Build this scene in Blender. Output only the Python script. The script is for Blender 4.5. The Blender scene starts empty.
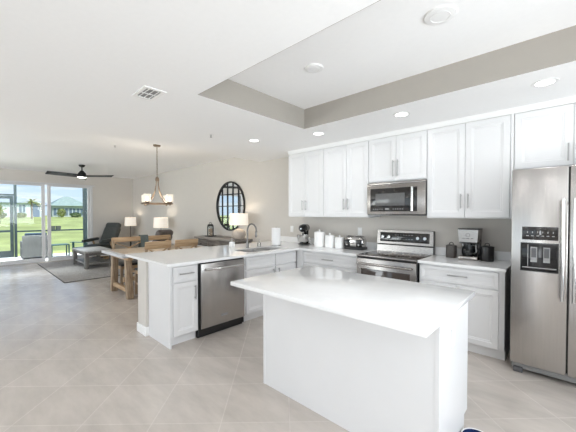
import bpy, bmesh, math, random
from mathutils import Vector, Matrix, Euler
random.seed(7)
R = math.radians
scene = bpy.context.scene
col = scene.collection

# ------------------------------------------------------------------ camera
CAM = (2.0107, -4.1166, 1.4361)
YAW, PITCH = 43.0811, 1.0116
cd = bpy.data.cameras.new('camera')
cd.sensor_width = 36.0
cd.lens = 300.4 / 576 * 36
cd.shift_y = 3.2658 / 576
cd.clip_start = 0.02
cd.clip_end = 400
cam = bpy.data.objects.new('camera', cd)
col.objects.link(cam)
cam.location = CAM
cam.rotation_euler = (R(90 - PITCH), 0, R(YAW))
scene.camera = cam

# ------------------------------------------------------------------ view, world, lights
scene.view_settings.view_transform = 'Standard'
scene.view_settings.look = 'None'
scene.view_settings.gamma = 1
scene.view_settings.use_curve_mapping = False
scene.view_settings.exposure = 0.21
scene.cycles.diffuse_bounces = 12
scene.cycles.glossy_bounces = 5
scene.cycles.max_bounces = 16
scene.cycles.sample_clamp_indirect = 4.0
scene.cycles.caustics_reflective = False
scene.cycles.caustics_refractive = False

world = bpy.data.worlds.new('sky')
scene.world = world
world.use_nodes = True
nt = world.node_tree
nt.nodes.clear()
wo = nt.nodes.new('ShaderNodeOutputWorld')
wb = nt.nodes.new('ShaderNodeBackground')
wb.inputs['Strength'].default_value = 1.0
tc = nt.nodes.new('ShaderNodeTexCoord')
sep = nt.nodes.new('ShaderNodeSeparateXYZ')
nt.links.new(tc.outputs['Generated'], sep.inputs[0])
rmp = nt.nodes.new('ShaderNodeValToRGB')
rmp.color_ramp.elements[0].position = 0.0
rmp.color_ramp.elements[0].color = (0.68, 0.83, 1.0, 1)
rmp.color_ramp.elements[1].position = 0.35
rmp.color_ramp.elements[1].color = (0.26, 0.48, 0.92, 1)
nt.links.new(sep.outputs['Z'], rmp.inputs[0])
mp = nt.nodes.new('ShaderNodeMapping')
mp.inputs['Scale'].default_value = (2.5, 2.5, 22.0)
nt.links.new(tc.outputs['Generated'], mp.inputs[0])
nz = nt.nodes.new('ShaderNodeTexNoise')
nz.inputs['Scale'].default_value = 2.2
nz.inputs['Detail'].default_value = 5
nt.links.new(mp.outputs[0], nz.inputs[0])
cr = nt.nodes.new('ShaderNodeValToRGB')
cr.color_ramp.elements[0].position = 0.5
cr.color_ramp.elements[1].position = 0.72
nt.links.new(nz.outputs[0], cr.inputs[0])
mx = nt.nodes.new('ShaderNodeMixRGB')
mx.inputs[2].default_value = (0.92, 0.96, 1.0, 1)
nt.links.new(cr.outputs[0], mx.inputs[0])
nt.links.new(rmp.outputs[0], mx.inputs[1])
nt.links.new(mx.outputs[0], wb.inputs[0])
nt.links.new(wb.outputs[0], wo.inputs[0])

sd = bpy.data.lights.new('sun', 'SUN')
sd.energy = 4.5
sd.angle = R(1.5)
sd.color = (1.0, 0.96, 0.88)
sun = bpy.data.objects.new('sun', sd)
col.objects.link(sun)
sun.rotation_euler = Vector((-0.65, -0.45, -0.75)).to_track_quat('-Z', 'Y').to_euler()


DOWN = 1.9      # watts of each recessed light


def area(name, loc, size, power, direction, color=(1, 1, 1)):
    l = bpy.data.lights.new(name, 'AREA')
    l.shape = 'RECTANGLE'
    l.size, l.size_y = size
    l.energy = power
    l.color = color
    o = bpy.data.objects.new(name, l)
    col.objects.link(o)
    o.location = loc
    o.rotation_euler = Vector(direction).to_track_quat('-Z', 'Y').to_euler()
    return o


# added fill lights standing in for daylight at the invented windows
FILL_COL = (0.93, 0.97, 1.0)
area('fill_rear_kitchen', (-1.0, -8.52, 1.3), (3.6, 2.2), 17, (0, 1, 0.7), FILL_COL)
area('fill_rear_entry', (1.52, -8.52, 1.3), (0.34, 2.2), 20, (0, 1, 0.2), FILL_COL)
area('fill_rear_living', (-6.0, -8.52, 1.3), (5.0, 2.2), 215, (0, 1, 1.0), FILL_COL)
area('fill_east', (4.47, -3.5, 1.35), (4.7, 2.0), 188, (-1, 0, 1.1), FILL_COL)

area('fill_patio', (-10.9, -3.1, 3.9), (3.6, 1.4), 1300, (0.75, 0, -0.7), (0.93, 0.97, 1.0))  # unseen fill added above the patio to brighten floor and walls indoors

# ------------------------------------------------------------------ materials
MATS = {}


def mat(name, color, rough=0.5, metal=0.0, var=0.03, scale=6.0, bump=0.0, stretch=None, coat=0.0, spec=0.5, emis=None, emis_str=0.0,
        trans=0.0):
    m = bpy.data.materials.new(name)
    m.use_nodes = True
    n = m.node_tree.nodes
    l = m.node_tree.links
    b = n['Principled BSDF']
    b.inputs['Roughness'].default_value = rough
    b.inputs['Metallic'].default_value = metal
    b.inputs['Specular IOR Level'].default_value = spec
    b.inputs['Coat Weight'].default_value = coat
    b.inputs['Transmission Weight'].default_value = trans
    t = n.new('ShaderNodeTexCoord')
    mpn = n.new('ShaderNodeMapping')
    if stretch:
        mpn.inputs['Scale'].default_value = stretch
    l.new(t.outputs['Object'], mpn.inputs[0])
    z = n.new('ShaderNodeTexNoise')
    z.inputs['Scale'].default_value = scale
    z.inputs['Detail'].default_value = 6
    l.new(mpn.outputs[0], z.inputs[0])
    r = n.new('ShaderNodeValToRGB')
    r.color_ramp.elements[0].position = 0.3
    r.color_ramp.elements[1].position = 0.7
    r.color_ramp.elements[0].color = tuple(max(0, c * (1 - var)) for c in color) + (1,)
    r.color_ramp.elements[1].color = tuple(min(1, c * (1 + var)) for c in color) + (1,)
    l.new(z.outputs[0], r.inputs[0])
    l.new(r.outputs[0], b.inputs['Base Color'])
    if bump:
        bp = n.new('ShaderNodeBump')
        bp.inputs['Strength'].default_value = bump
        bp.inputs['Distance'].default_value = 0.004
        l.new(z.outputs[0], bp.inputs['Height'])
        l.new(bp.outputs[0], b.inputs['Normal'])
    if emis:
        b.inputs['Emission Color'].default_value = emis + (1,)
        b.inputs['Emission Strength'].default_value = emis_str
    MATS[name] = m
    return m


def wood(name, c1, c2, rough=0.55, stretch=(1.2, 14, 14), scale=3.0):
    m = mat(name, c1, rough, 0, 0.0, scale, 0.25, stretch)
    r = [x for x in m.node_tree.nodes if x.type == 'VALTORGB'][0]
    r.color_ramp.elements[0].color = c1 + (1,)
    r.color_ramp.elements[1].color = c2 + (1,)
    r.color_ramp.elements[0].position = 0.36
    r.color_ramp.elements[1].position = 0.64
    return m


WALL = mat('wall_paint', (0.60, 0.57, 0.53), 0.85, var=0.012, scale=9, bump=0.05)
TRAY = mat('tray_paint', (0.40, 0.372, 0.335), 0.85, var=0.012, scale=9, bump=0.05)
CEIL = mat('ceiling_paint', (0.93, 0.93, 0.93), 0.9, var=0.008, scale=30, bump=0.12)
TRIM = mat('white_trim', (0.86, 0.86, 0.855), 0.45, var=0.01)
CAB = mat('white_cabinet', (0.735, 0.735, 0.74), 0.38, var=0.008)
QUARTZ = mat('white_quartz', (0.82, 0.82, 0.82), 0.10, var=0.015, scale=14, spec=0.32)
STEEL = mat('brushed_steel', (0.50, 0.478, 0.46), 0.27, 1.0, var=0.06, scale=5, stretch=(60, 60, 0.7))
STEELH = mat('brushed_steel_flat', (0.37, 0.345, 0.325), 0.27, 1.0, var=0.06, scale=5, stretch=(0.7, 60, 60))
SINKM = mat('satin_sink_steel', (0.72, 0.71, 0.70), 0.42, 1.0, var=0.03)
CHROME = mat('polished_chrome', (0.66, 0.65, 0.64), 0.12, 1.0, var=0.02)
NICKEL = mat('satin_nickel', (0.40, 0.395, 0.39), 0.34, 1.0, var=0.03)
FAUCET = mat('faucet_nickel', (0.20, 0.195, 0.19), 0.33, 1.0, var=0.03)
BLACK = mat('black_gloss', (0.012, 0.012, 0.013), 0.12, var=0.1)
BLACKM = mat('black_matte', (0.018, 0.018, 0.019), 0.5, var=0.15)
BGLASS = mat('black_glass', (0.02, 0.018, 0.017), 0.06, var=0.1, coat=0.3)
OVENGL = mat('oven_window_glass', (0.055, 0.042, 0.035), 0.07, var=0.2, coat=0.3)
WINGL = mat('microwave_window', (0.12, 0.12, 0.12), 0.15, var=0.05, scale=40)
DARKG = mat('dark_grey_plastic', (0.09, 0.09, 0.095), 0.45, var=0.05)
MIDG = mat('grey_plastic', (0.30, 0.30, 0.30), 0.45, var=0.05)
MARK = mat('printed_mark', (0.36, 0.36, 0.36), 0.5, var=0.02)
PLASTIC = mat('white_plastic', (0.80, 0.80, 0.79), 0.4, var=0.01)
CERAM = mat('white_ceramic', (0.85, 0.85, 0.845), 0.2, var=0.01)
PAPER = mat('paper_towel', (0.86, 0.86, 0.86), 0.95, var=0.02, scale=60, bump=0.2)
JARB = mat('black_ceramic', (0.022, 0.021, 0.021), 0.3, var=0.1)
JARG = mat('dark_brown_ceramic', (0.075, 0.066, 0.06), 0.38, var=0.1)
OAK = wood('light_oak', (0.36, 0.23, 0.125), (0.52, 0.37, 0.225))
OAKV = wood('light_oak_upright', (0.24, 0.165, 0.105), (0.42, 0.32, 0.22), stretch=(14, 14, 1.2))
TABLE = wood('table_top_wood', (0.33, 0.26, 0.19), (0.50, 0.41, 0.31), stretch=(14, 1.2, 14))
TABLEG = wood('grey_end_board', (0.40, 0.41, 0.43), (0.60, 0.61, 0.63), stretch=(1.2, 14, 14))
GREYW = wood('grey_weathered_wood', (0.09, 0.085, 0.08), (0.18, 0.17, 0.16))
GREYWV = wood('grey_weathered_wood_upright', (0.10, 0.095, 0.09), (0.20, 0.19, 0.18), stretch=(14, 14, 1.2))
DRIFT = wood('driftwood_top', (0.17, 0.165, 0.155), (0.30, 0.29, 0.275))
SIDEB = wood('sideboard_wood', (0.09, 0.078, 0.068), (0.21, 0.185, 0.165))
SIDET = wood('sideboard_top_wood', (0.20, 0.18, 0.16), (0.34, 0.31, 0.285))
LEATH = mat('grey_leather', (0.045, 0.052, 0.05), 0.42, var=0.18, scale=22, bump=0.25)
LEATHB = mat('brown_leather', (0.085, 0.068, 0.06), 0.45, var=0.2, scale=22, bump=0.25)
THROW = mat('grey_green_throw', (0.10, 0.125, 0.125), 0.95, var=0.2, scale=50, bump=0.5)
RUG = mat('rug_pile', (0.30, 0.285, 0.27), 0.97, var=0.3, scale=40, bump=0.6)
RUGE = mat('rug_binding', (0.085, 0.082, 0.08), 0.95, var=0.2, scale=60)
BRONZE = mat('aged_bronze', (0.21, 0.155, 0.11), 0.4, 0.75, var=0.2, scale=20)
IRON = mat('black_iron', (0.015, 0.015, 0.016), 0.45, 0.3, var=0.1)
SHADE = mat('linen_shade', (0.80, 0.74, 0.66), 0.9, var=0.03, scale=60, emis=(1.0, 0.90, 0.77), emis_str=0.36)
BULB = mat('lit_bulb', (1, 0.95, 0.85), 0.5, emis=(1.0, 0.9, 0.74), emis_str=6.0)
LENS = mat('lit_lens', (1, 1, 1), 0.5, emis=(1.0, 0.98, 0.95), emis_str=5.0)
FANL = mat('fan_lens', (1, 1, 1), 0.5, emis=(1.0, 0.96, 0.88), emis_str=1.5)
BAMBOO = mat('beige_ceramic', (0.50, 0.44, 0.385), 0.5, var=0.12, scale=18)
AMBER = mat('amber_candle', (0.48, 0.34, 0.24), 0.5, var=0.25, scale=14)
NAVY = mat('navy_fabric', (0.010, 0.026, 0.045), 0.9, var=0.1, scale=40)
BOWLB = mat('navy_enamel', (0.008, 0.022, 0.085), 0.25, var=0.1)
TEAL = mat('dark_green_aluminium', (0.006, 0.017, 0.02), 0.4, var=0.06)
GREENP = mat('green_resin', (0.014, 0.05, 0.044), 0.45, var=0.1)
SLIDER = mat('white_aluminium', (0.62, 0.625, 0.63), 0.4, var=0.01)
HOUSE1 = mat('pale_stucco', (0.62, 0.70, 0.74), 0.9, var=0.03)
HOUSE2 = mat('grey_blue_stucco', (0.42, 0.48, 0.52), 0.9, var=0.03)
ROOF1 = mat('pale_shingle', (0.44, 0.49, 0.53), 0.9, var=0.1, scale=3)
ROOF2 = mat('grey_shingle', (0.30, 0.38, 0.35), 0.9, var=0.12, scale=3)
HWIN = mat('house_window', (0.12, 0.17, 0.24), 0.2, var=0.1)
SHUT = mat('shutter_blue', (0.22, 0.28, 0.40), 0.6, var=0.05)
LEAF1 = mat('leaf_yellow_green', (0.26, 0.30, 0.10), 0.7, var=0.35, scale=2)
LEAF2 = mat('leaf_dark_green', (0.13, 0.20, 0.085), 0.7, var=0.35, scale=2)
LEAF3 = mat('leaf_palm_green', (0.46, 0.48, 0.27), 0.7, var=0.3, scale=2)
BARK = mat('bark', (0.22, 0.17, 0.13), 0.9, var=0.2, scale=8)
PAVER = mat('patio_paver', (0.60, 0.59, 0.57), 0.8, var=0.05, scale=8)
LAWN = mat('lawn_grass', (0.40, 0.44, 0.15), 0.95, var=0.28, scale=0.5)
DIRT = mat('utility_box', (0.08, 0.09, 0.085), 0.7, var=0.1)


def wicker_mat():
    m = mat('grey_wicker', (0.20, 0.205, 0.205), 0.75, var=0.1)
    n, l = m.node_tree.nodes, m.node_tree.links
    b = n['Principled BSDF']
    t = n.new('ShaderNodeTexCoord')
    br = n.new('ShaderNodeTexBrick')
    mpx = n.new('ShaderNodeMapping')
    mpx.inputs['Rotation'].default_value = (0, R(90), 0)
    br.inputs['Scale'].default_value = 1
    br.inputs['Brick Width'].default_value = 0.06
    br.inputs['Row Height'].default_value = 0.03
    br.inputs['Mortar Size'].default_value = 0.004
    br.inputs['Color1'].default_value = (0.15, 0.155, 0.152, 1)
    br.inputs['Color2'].default_value = (0.11, 0.115, 0.112, 1)
    br.inputs['Mortar'].default_value = (0.05, 0.05, 0.052, 1)
    l.new(t.outputs['Object'], mpx.inputs[0])
    l.new(mpx.outputs[0], br.inputs[0])
    l.new(br.outputs[0], b.inputs['Base Color'])
    return m


WICK = wicker_mat()


def glass_mat(name, tint=(1, 1, 1), refl=0.08):
    m = bpy.data.materials.new(name)
    m.use_nodes = True
    n, l = m.node_tree.nodes, m.node_tree.links
    n.clear()
    o = n.new('ShaderNodeOutputMaterial')
    a = n.new('ShaderNodeBsdfTransparent')
    a.inputs[0].default_value = tint + (1,)
    g = n.new('ShaderNodeBsdfGlossy')
    g.inputs['Roughness'].default_value = 0.02
    f = n.new('ShaderNodeFresnel')
    f.inputs[0].default_value = 1.35
    k = n.new('ShaderNodeMixShader')
    l.new(f.outputs[0], k.inputs[0])
    l.new(a.outputs[0], k.inputs[1])
    l.new(g.outputs[0], k.inputs[2])
    l.new(k.outputs[0], o.inputs[0])
    return m


PANE = glass_mat('clear_pane', (0.98, 1.0, 0.99))
CLEAR = glass_mat('clear_glass', (0.93, 0.95, 0.95))
SCREEN = glass_mat('seeded_glass', (0.97, 0.94, 0.9))
_n, _l = SCREEN.node_tree.nodes, SCREEN.node_tree.links
_o = [x for x in _n if x.type == 'OUTPUT_MATERIAL'][0]
_k = [x for x in _n if x.type == 'MIX_SHADER'][0]
_e = _n.new('ShaderNodeEmission')
_e.inputs[0].default_value = (1, .90, .76, 1)
_e.inputs[1].default_value = 1.1
_m = _n.new('ShaderNodeMixShader')
_m.inputs[0].default_value = .4
_l.new(_k.outputs[0], _m.inputs[1])
_l.new(_e.outputs[0], _m.inputs[2])
_l.new(_m.outputs[0], _o.inputs[0])


def mirror_mat():
    m = mat('mirror_silver', (0.82, 0.84, 0.85), 0.03, 1.0, var=0.01)
    return m


MIRROR = mirror_mat()


def tile_mat():
    m = bpy.data.materials.new('floor_tile')
    m.use_nodes = True
    n, l = m.node_tree.nodes, m.node_tree.links
    b = n['Principled BSDF']
    g = n.new('ShaderNodeNewGeometry')
    a = R(YAW)
    u0 = CAM[0] * math.cos(a) + CAM[1] * math.sin(a) + 0.024
    v0 = -CAM[0] * math.sin(a) + CAM[1] * math.cos(a) + 2.05
    T = 0.472
    g2 = R(44.3)
    px_, py_ = CAM[0] - 2.05 * math.sin(a) + 0.012 * math.cos(a), CAM[1] + 2.05 * math.cos(a) + 0.012 * math.sin(a)
    u0 = px_ * math.cos(g2) + py_ * math.sin(g2)
    v0 = -px_ * math.sin(g2) + py_ * math.cos(g2)
    mpn = n.new('ShaderNodeMapping')
    mpn.inputs['Rotation'].default_value = (0, 0, -g2)
    mpn.inputs['Location'].default_value = (-u0 + T * 60, -v0 + T * 60, 0)
    l.new(g.outputs['Position'], mpn.inputs[0])
    br = n.new('ShaderNodeTexBrick')
    br.offset = 0.0
    br.squash = 1.0
    br.inputs['Scale'].default_value = 1
    br.inputs['Brick Width'].default_value = T
    br.inputs['Row Height'].default_value = T
    br.inputs['Mortar Size'].default_value = 0.0035
    br.inputs['Mortar Smooth'].default_value = 0.2
    br.inputs['Color1'].default_value = (0.525, 0.475, 0.43, 1)
    br.inputs['Color2'].default_value = (0.555, 0.505, 0.46, 1)
    br.inputs['Mortar'].default_value = (0.56, 0.515, 0.475, 1)
    l.new(mpn.outputs[0], br.inputs[0])
    nzz = n.new('ShaderNodeTexNoise')
    nzz.inputs['Scale'].default_value = 2.6
    nzz.inputs['Detail'].default_value = 8
    nzz.inputs['Roughness'].default_value = 0.62
    mp2 = n.new('ShaderNodeMapping')
    mp2.inputs['Scale'].default_value = (0.7, 2.2, 1)
    l.new(g.outputs['Position'], mp2.inputs[0])
    l.new(mp2.outputs[0], nzz.inputs[0])
    r = n.new('ShaderNodeValToRGB')
    r.color_ramp.elements[0].position = 0.3
    r.color_ramp.elements[0].color = (0.86, 0.855, 0.85, 1)
    r.color_ramp.elements[1].position = 0.7
    r.color_ramp.elements[1].color = (1.1, 1.1, 1.1, 1)
    l.new(nzz.outputs[0], r.inputs[0])
    k = n.new('ShaderNodeMixRGB')
    k.blend_type = 'MULTIPLY'
    k.inputs[0].default_value = 1
    l.new(br.outputs[0], k.inputs[1])
    l.new(r.outputs[0], k.inputs[2])
    l.new(k.outputs[0], b.inputs['Base Color'])
    mr_ = n.new('ShaderNodeMapRange')
    mr_.inputs['To Min'].default_value = 0.22
    mr_.inputs['To Max'].default_value = 0.95
    l.new(br.outputs['Fac'], mr_.inputs['Value'])
    l.new(mr_.outputs[0], b.inputs['Roughness'])
    ms_ = n.new('ShaderNodeMapRange')
    ms_.inputs['To Min'].default_value = 0.5
    ms_.inputs['To Max'].default_value = 0.05
    l.new(br.outputs['Fac'], ms_.inputs['Value'])
    l.new(ms_.outputs[0], b.inputs['Specular IOR Level'])
    bmp = n.new('ShaderNodeBump')
    bmp.inputs['Strength'].default_value = 0.3
    bmp.inputs['Distance'].default_value = 0.002
    bmp.invert = True
    l.new(br.outputs['Fac'], bmp.inputs['Height'])
    l.new(bmp.outputs[0], b.inputs['Normal'])
    return m


TILE = tile_mat()


# ------------------------------------------------------------------ mesh builder
class MB:
    def __init__(self):
        self.bm = bmesh.new()

    def box(self, x0, x1, y0, y1, z0, z1, bev=0.0, seg=2, M=None, only=None):
        bm = self.bm
        vs = [bm.verts.new((x, y, z)) for x in (x0, x1) for y in (y0, y1) for z in (z0, z1)]
        idx = [(0, 1, 3, 2), (4, 6, 7, 5), (0, 4, 5, 1), (2, 3, 7, 6), (0, 2, 6, 4), (1, 5, 7, 3)]
        fs = [bm.faces.new([vs[i] for i in f]) for f in idx]
        es = list({e for f in fs for e in f.edges})
        if bev:
            res = bmesh.ops.bevel(bm, geom=es, offset=bev, segments=seg, profile=0.5, affect='EDGES')
            vs = list({v for f in res['faces'] for v in f.verts} | {v for v in vs if v.is_valid})
        if M is not None:
            bmesh.ops.transform(bm, matrix=M, verts=[v for v in vs if v.is_valid])
        return self

    def cbox(self, c, s, bev=0.0, seg=2, rot=(0, 0, 0)):
        M = Matrix.Translation(c) @ Euler(rot).to_matrix().to_4x4()
        return self.box(-s[0] / 2, s[0] / 2, -s[1] / 2, s[1] / 2, -s[2] / 2, s[2] / 2, bev, seg, M)

    def bar(self, a, b, w, d, bev=0.0, up=(0, 0, 1)):
        """a straight bar from a to b with a w x d section"""
        a, b = Vector(a), Vector(b)
        z = (b - a)
        L = z.length
        z.normalize()
        x = Vector(up).cross(z)
        if x.length < 1e-4:
            x = Vector((1, 0, 0))
        x.normalize()
        y = z.cross(x)
        M = Matrix((x, y, z)).transposed().to_4x4()
        M.translation = (a + b) / 2
        return self.box(-w / 2, w / 2, -d / 2, d / 2, -L / 2, L / 2, bev, 2, M)

    def tube(self, pts, r, seg=10, closed=False, caps=True):
        bm = self.bm
        pts = [Vector(p) for p in pts]
        n = len(pts)
        rs = r if isinstance(r, (list, tuple)) else [r] * n
        rings = []
        prev = None
        for i, p in enumerate(pts):
            if closed:
                t = pts[(i + 1) % n] - pts[i - 1]
            else:
                t = pts[min(i + 1, n - 1)] - pts[max(i - 1, 0)]
            t.normalize()
            if prev is None:
                u = t.orthogonal().normalized()
            else:
                u = (prev - t * prev.dot(t))
                u = u.normalized() if u.length > 1e-6 else t.orthogonal().normalized()
            prev = u
            w = t.cross(u)
            rings.append([bm.verts.new(p + (u * math.cos(2 * math.pi * k / seg) + w * math.sin(2 * math.pi * k / seg)) * rs[i])
                          for k in range(seg)])
        for i in range(n if closed else n - 1):
            A, B = rings[i], rings[(i + 1) % n]
            for k in range(seg):
                bm.faces.new((A[k], A[(k + 1) % seg], B[(k + 1) % seg], B[k]))
        if caps and not closed:
            bm.faces.new(rings[0][::-1])
            bm.faces.new(rings[-1])
        return self

    def lathe(self, prof, seg=28, c=(0, 0, 0), M=None, sy=1.0):
        """prof: list of (r, z)"""
        bm = self.bm
        rings = []
        allv = []
        for r, z in prof:
            if r < 1e-5:
                v = bm.verts.new((c[0], c[1], c[2] + z))
                rings.append([v])
                allv.append(v)
            else:
                q = [bm.verts.new((c[0] + r * math.cos(2 * math.pi * k / seg), c[1] + sy * r * math.sin(2 * math.pi * k / seg), c[2] + z))
                     for k in range(seg)]
                rings.append(q)
                allv += q
        for A, B in zip(rings, rings[1:]):
            for k in range(seg):
                k2 = (k + 1) % seg
                if len(A) == 1 and len(B) == 1:
                    continue
                if len(A) == 1:
                    bm.faces.new((A[0], B[k2], B[k]))
                elif len(B) == 1:
                    bm.faces.new((A[k], A[k2], B[0]))
                else:
                    bm.faces.new((A[k], A[k2], B[k2], B[k]))
        if M is not None:
            bmesh.ops.transform(bm, matrix=M, verts=allv)
        return self

    def cyl(self, c, r, h, seg=24, M=None):
        return self.lathe([(0, 0), (r, 0), (r, h), (0, h)], seg, c, M)

    def prism(self, poly, y0, y1, axis='Y'):
        """extrude polygon; axis Y: poly in (x,z); axis X: poly in (y,z); axis Z: poly in (x,y)"""
        bm = self.bm

        def P(a, b, t):
            return (a, t, b) if axis == 'Y' else ((t, a, b) if axis == 'X' else (a, b, t))
        A = [bm.verts.new(P(a, b, y0)) for a, b in poly]
        B = [bm.verts.new(P(a, b, y1)) for a, b in poly]
        n = len(poly)
        bm.faces.new(A)
        bm.faces.new(B[::-1])
        for i in range(n):
            bm.faces.new((A[i], B[i], B[(i + 1) % n], A[(i + 1) % n]))
        return self

    def gridslab(self, xs, ys, filled, z0, z1):
        bm = self.bm
        vt, vb = {}, {}

        def V(d, i, j, z):
            if (i, j) not in d:
                d[(i, j)] = bm.verts.new((xs[i], ys[j], z))
            return d[(i, j)]
        nx, ny = len(xs) - 1, len(ys) - 1
        F = lambda i, j: 0 <= i < nx and 0 <= j < ny and filled(i, j)
        for i in range(nx):
            for j in range(ny):
                if not F(i, j):
                    continue
                q = [(i, j), (i + 1, j), (i + 1, j + 1), (i, j + 1)]
                bm.faces.new([V(vt, *c, z1) for c in q])
                bm.faces.new([V(vb, *c, z0) for c in q][::-1])
                for k, (di, dj) in enumerate(((0, -1), (1, 0), (0, 1), (-1, 0))):
                    if not F(i + di, j + dj):
                        a, b = q[k], q[(k + 1) % 4]
                        bm.faces.new((V(vb, *a, z0), V(vb, *b, z0), V(vt, *b, z1), V(vt, *a, z1)))
        return self

    def ball(self, c, s, seg=20, ring=12, rot=(0, 0, 0)):
        prof = [(math.sin(math.pi * i / ring), -math.cos(math.pi * i / ring)) for i in range(ring + 1)]
        prof[0] = (0, -1)
        prof[-1] = (0, 1)
        M = Matrix.Translation(c) @ Euler(rot).to_matrix().to_4x4() @ Matrix.Diagonal((s[0], s[1], s[2], 1))
        return self.lathe(prof, seg, (0, 0, 0), M)

    def build(self, name, material, parent=None, smooth=True, loc=None, rotz=0, sub=0):
        bm = self.bm
        bmesh.ops.recalc_face_normals(bm, faces=bm.faces)
        me = bpy.data.meshes.new(name)
        bm.to_mesh(me)
        bm.free()
        ms = material if isinstance(material, (list, tuple)) else [material]
        for m in ms:
            me.materials.append(m)
        if smooth:
            me.polygons.foreach_set('use_smooth', [True] * len(me.polygons))
            me.set_sharp_from_angle(angle=R(38))
        o = bpy.data.objects.new(name, me)
        col.objects.link(o)
        if parent is not None:
            o.parent = parent
        if loc is not None:
            o.location = loc
        o.rotation_euler = (0, 0, rotz)
        if sub:
            s = o.modifiers.new('subsurf', 'SUBSURF')
            s.levels = s.render_levels = sub
        return o


def B(x0, x1, y0, y1, z0, z1, bev=0.0, seg=2):
    return MB().box(x0, x1, y0, y1, z0, z1, bev, seg)


def tag(o, label, cat, group=None, kind=None):
    o['label'] = label
    o['category'] = cat
    if group:
        o['group'] = group
    if kind:
        o['kind'] = kind
    return o


def thing(name, loc, label, cat, group=None, rotz=0):
    o = bpy.data.objects.new(name, None)
    o.empty_display_size = 0.1
    col.objects.link(o)
    o.location = loc
    o.rotation_euler = (0, 0, rotz)
    return tag(o, label, cat, group)


def struct(name, mb, m, label, cat, parent=None, smooth=False):
    o = mb.build(name, m, parent, smooth=smooth)
    if parent is None:
        tag(o, label, cat, None, 'structure')
    return o


def copy_tree(o, parent=None):
    c = o.copy()
    col.objects.link(c)
    if parent is not None:
        c.parent = parent
    for ch in [x for x in col.objects if x.parent == o]:
        copy_tree(ch, c)
    return c


# ------------------------------------------------------------------ room shell
XW, XE, YS = -9.5, 4.5, -8.5
struct('floor', B(XW - .15, XE + .15, YS - .15, .15, -.12, 0), TILE, 'pale grey-beige floor tiles laid on the diagonal across the whole room', 'floor')
struct('wall_north', B(XW - .15, XE + .15, 0, .15, 0, 2.95), WALL, 'long greige wall behind the cabinets, mirror and sideboard', 'wall')
wm = MB()
DY0, DY1, DZ = -4.95, -1.27, 2.345
wm.box(XW - .15, XW, DY1, 0, 0, 2.95)
wm.box(XW - .15, XW, YS, DY0, 0, 2.95)
wm.box(XW - .15, XW, DY0, DY1, DZ, 2.95)
struct('wall_west', wm, WALL, 'greige far wall around the sliding glass door', 'wall')
ws = MB()
cuts = [(-8.5, -3.5), (-2.8, 0.8), (1.35, 1.7)]
xa = XW - .15
for a, b in cuts:
    ws.box(xa, a, YS - .15, YS, 0, 2.95)
    ws.box(a, b, YS - .15, YS, 2.4, 2.95)
    ws.box(a, b, YS - .15, YS, 0, 0.1)
    xa = b
ws.box(xa, XE + .15, YS - .15, YS, 0, 2.95)
struct('wall_south', ws, TRIM, 'wall behind the viewer, white for bounce light, with added windows', 'wall')  # out of view; painted white to bounce light, window openings added
we = MB()
EY0, EY1 = -5.9, -1.1
we.box(XE, XE + .15, YS, EY0, 0, 2.95)
we.box(XE, XE + .15, EY1, .15, 0, 2.95)
we.box(XE, XE + .15, EY0, EY1, 0, .3)
we.box(XE, XE + .15, EY0, EY1, 2.4, 2.95)
struct('wall_east', we, TRIM, 'wall right of the kitchen, white for bounce light, with added wide windows', 'wall')  # unseen side wall kept white as a reflector, its openings added for light

# ceilings: main slab at 2.70, kitchen soffit at 2.50 with a recessed tray
TX0, TX1, TY0, TY1, ZT = -0.424, 2.55, -2.698, -1.2135, 2.744
SX = -2.61
cm = MB()
cm.box(XW - .15, SX, YS - .15, .15, 2.70, 2.95)
cm.gridslab([SX, TX0, TX1, XE + .15], [YS - .15, TY0, TY1, .15], lambda i, j: not (i == 1 and j == 1), 2.50, ZT)
cm.box(SX, XE + .15, YS - .15, .15, ZT, 2.95)
struct('ceiling', cm, CEIL, 'white ceiling with a lowered kitchen soffit and tray', 'ceiling')
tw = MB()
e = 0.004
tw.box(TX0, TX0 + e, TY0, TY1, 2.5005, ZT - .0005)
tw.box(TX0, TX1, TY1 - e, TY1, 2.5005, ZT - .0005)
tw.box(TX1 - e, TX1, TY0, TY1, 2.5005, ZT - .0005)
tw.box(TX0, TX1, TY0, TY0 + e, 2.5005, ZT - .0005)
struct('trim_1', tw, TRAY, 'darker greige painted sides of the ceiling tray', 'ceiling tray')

# baseboards
struct('baseboard_north', B(XW + .014, -1.85, -.014, 0, 0, .1), TRIM, 'white baseboard along the long greige wall', 'baseboard')
struct('baseboard_west', B(XW, XW + .014, DY1 + .07, 0, 0, .1), TRIM, 'white baseboard to the right of the sliding glass door', 'baseboard')

# half wall behind the peninsula
HX0, HX1, HY = -1.845, -1.605, -2.692
struct('wall_peninsula', B(HX0, HX1, HY, -.001, 0, .882), WALL, 'greige half wall behind the peninsula cabinets', 'half wall')
bb = MB()
bb.box(HX0 - .014, HX1 + .014, HY - .014, HY, 0, .105, .003)
bb.box(HX0 - .014, HX0, HY, -.02, 0, .105, .003)
bb.box(HX1, HX1 + .014, HY, -2.662, 0, .105, .003)
struct('baseboard_peninsula', bb, TRIM, 'white baseboard round the end of the half wall', 'baseboard', smooth=True)
# crown filler above the cabinets
struct('trim_2', MB().prism([(-.352, 2.443), (0, 2.443), (0, 2.4995), (-.372, 2.4995), (-.362, 2.47)], -1.499, 2.47, 'X'), TRIM,
       'white crown moulding between the upper cabinets and soffit', 'crown moulding')

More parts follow.
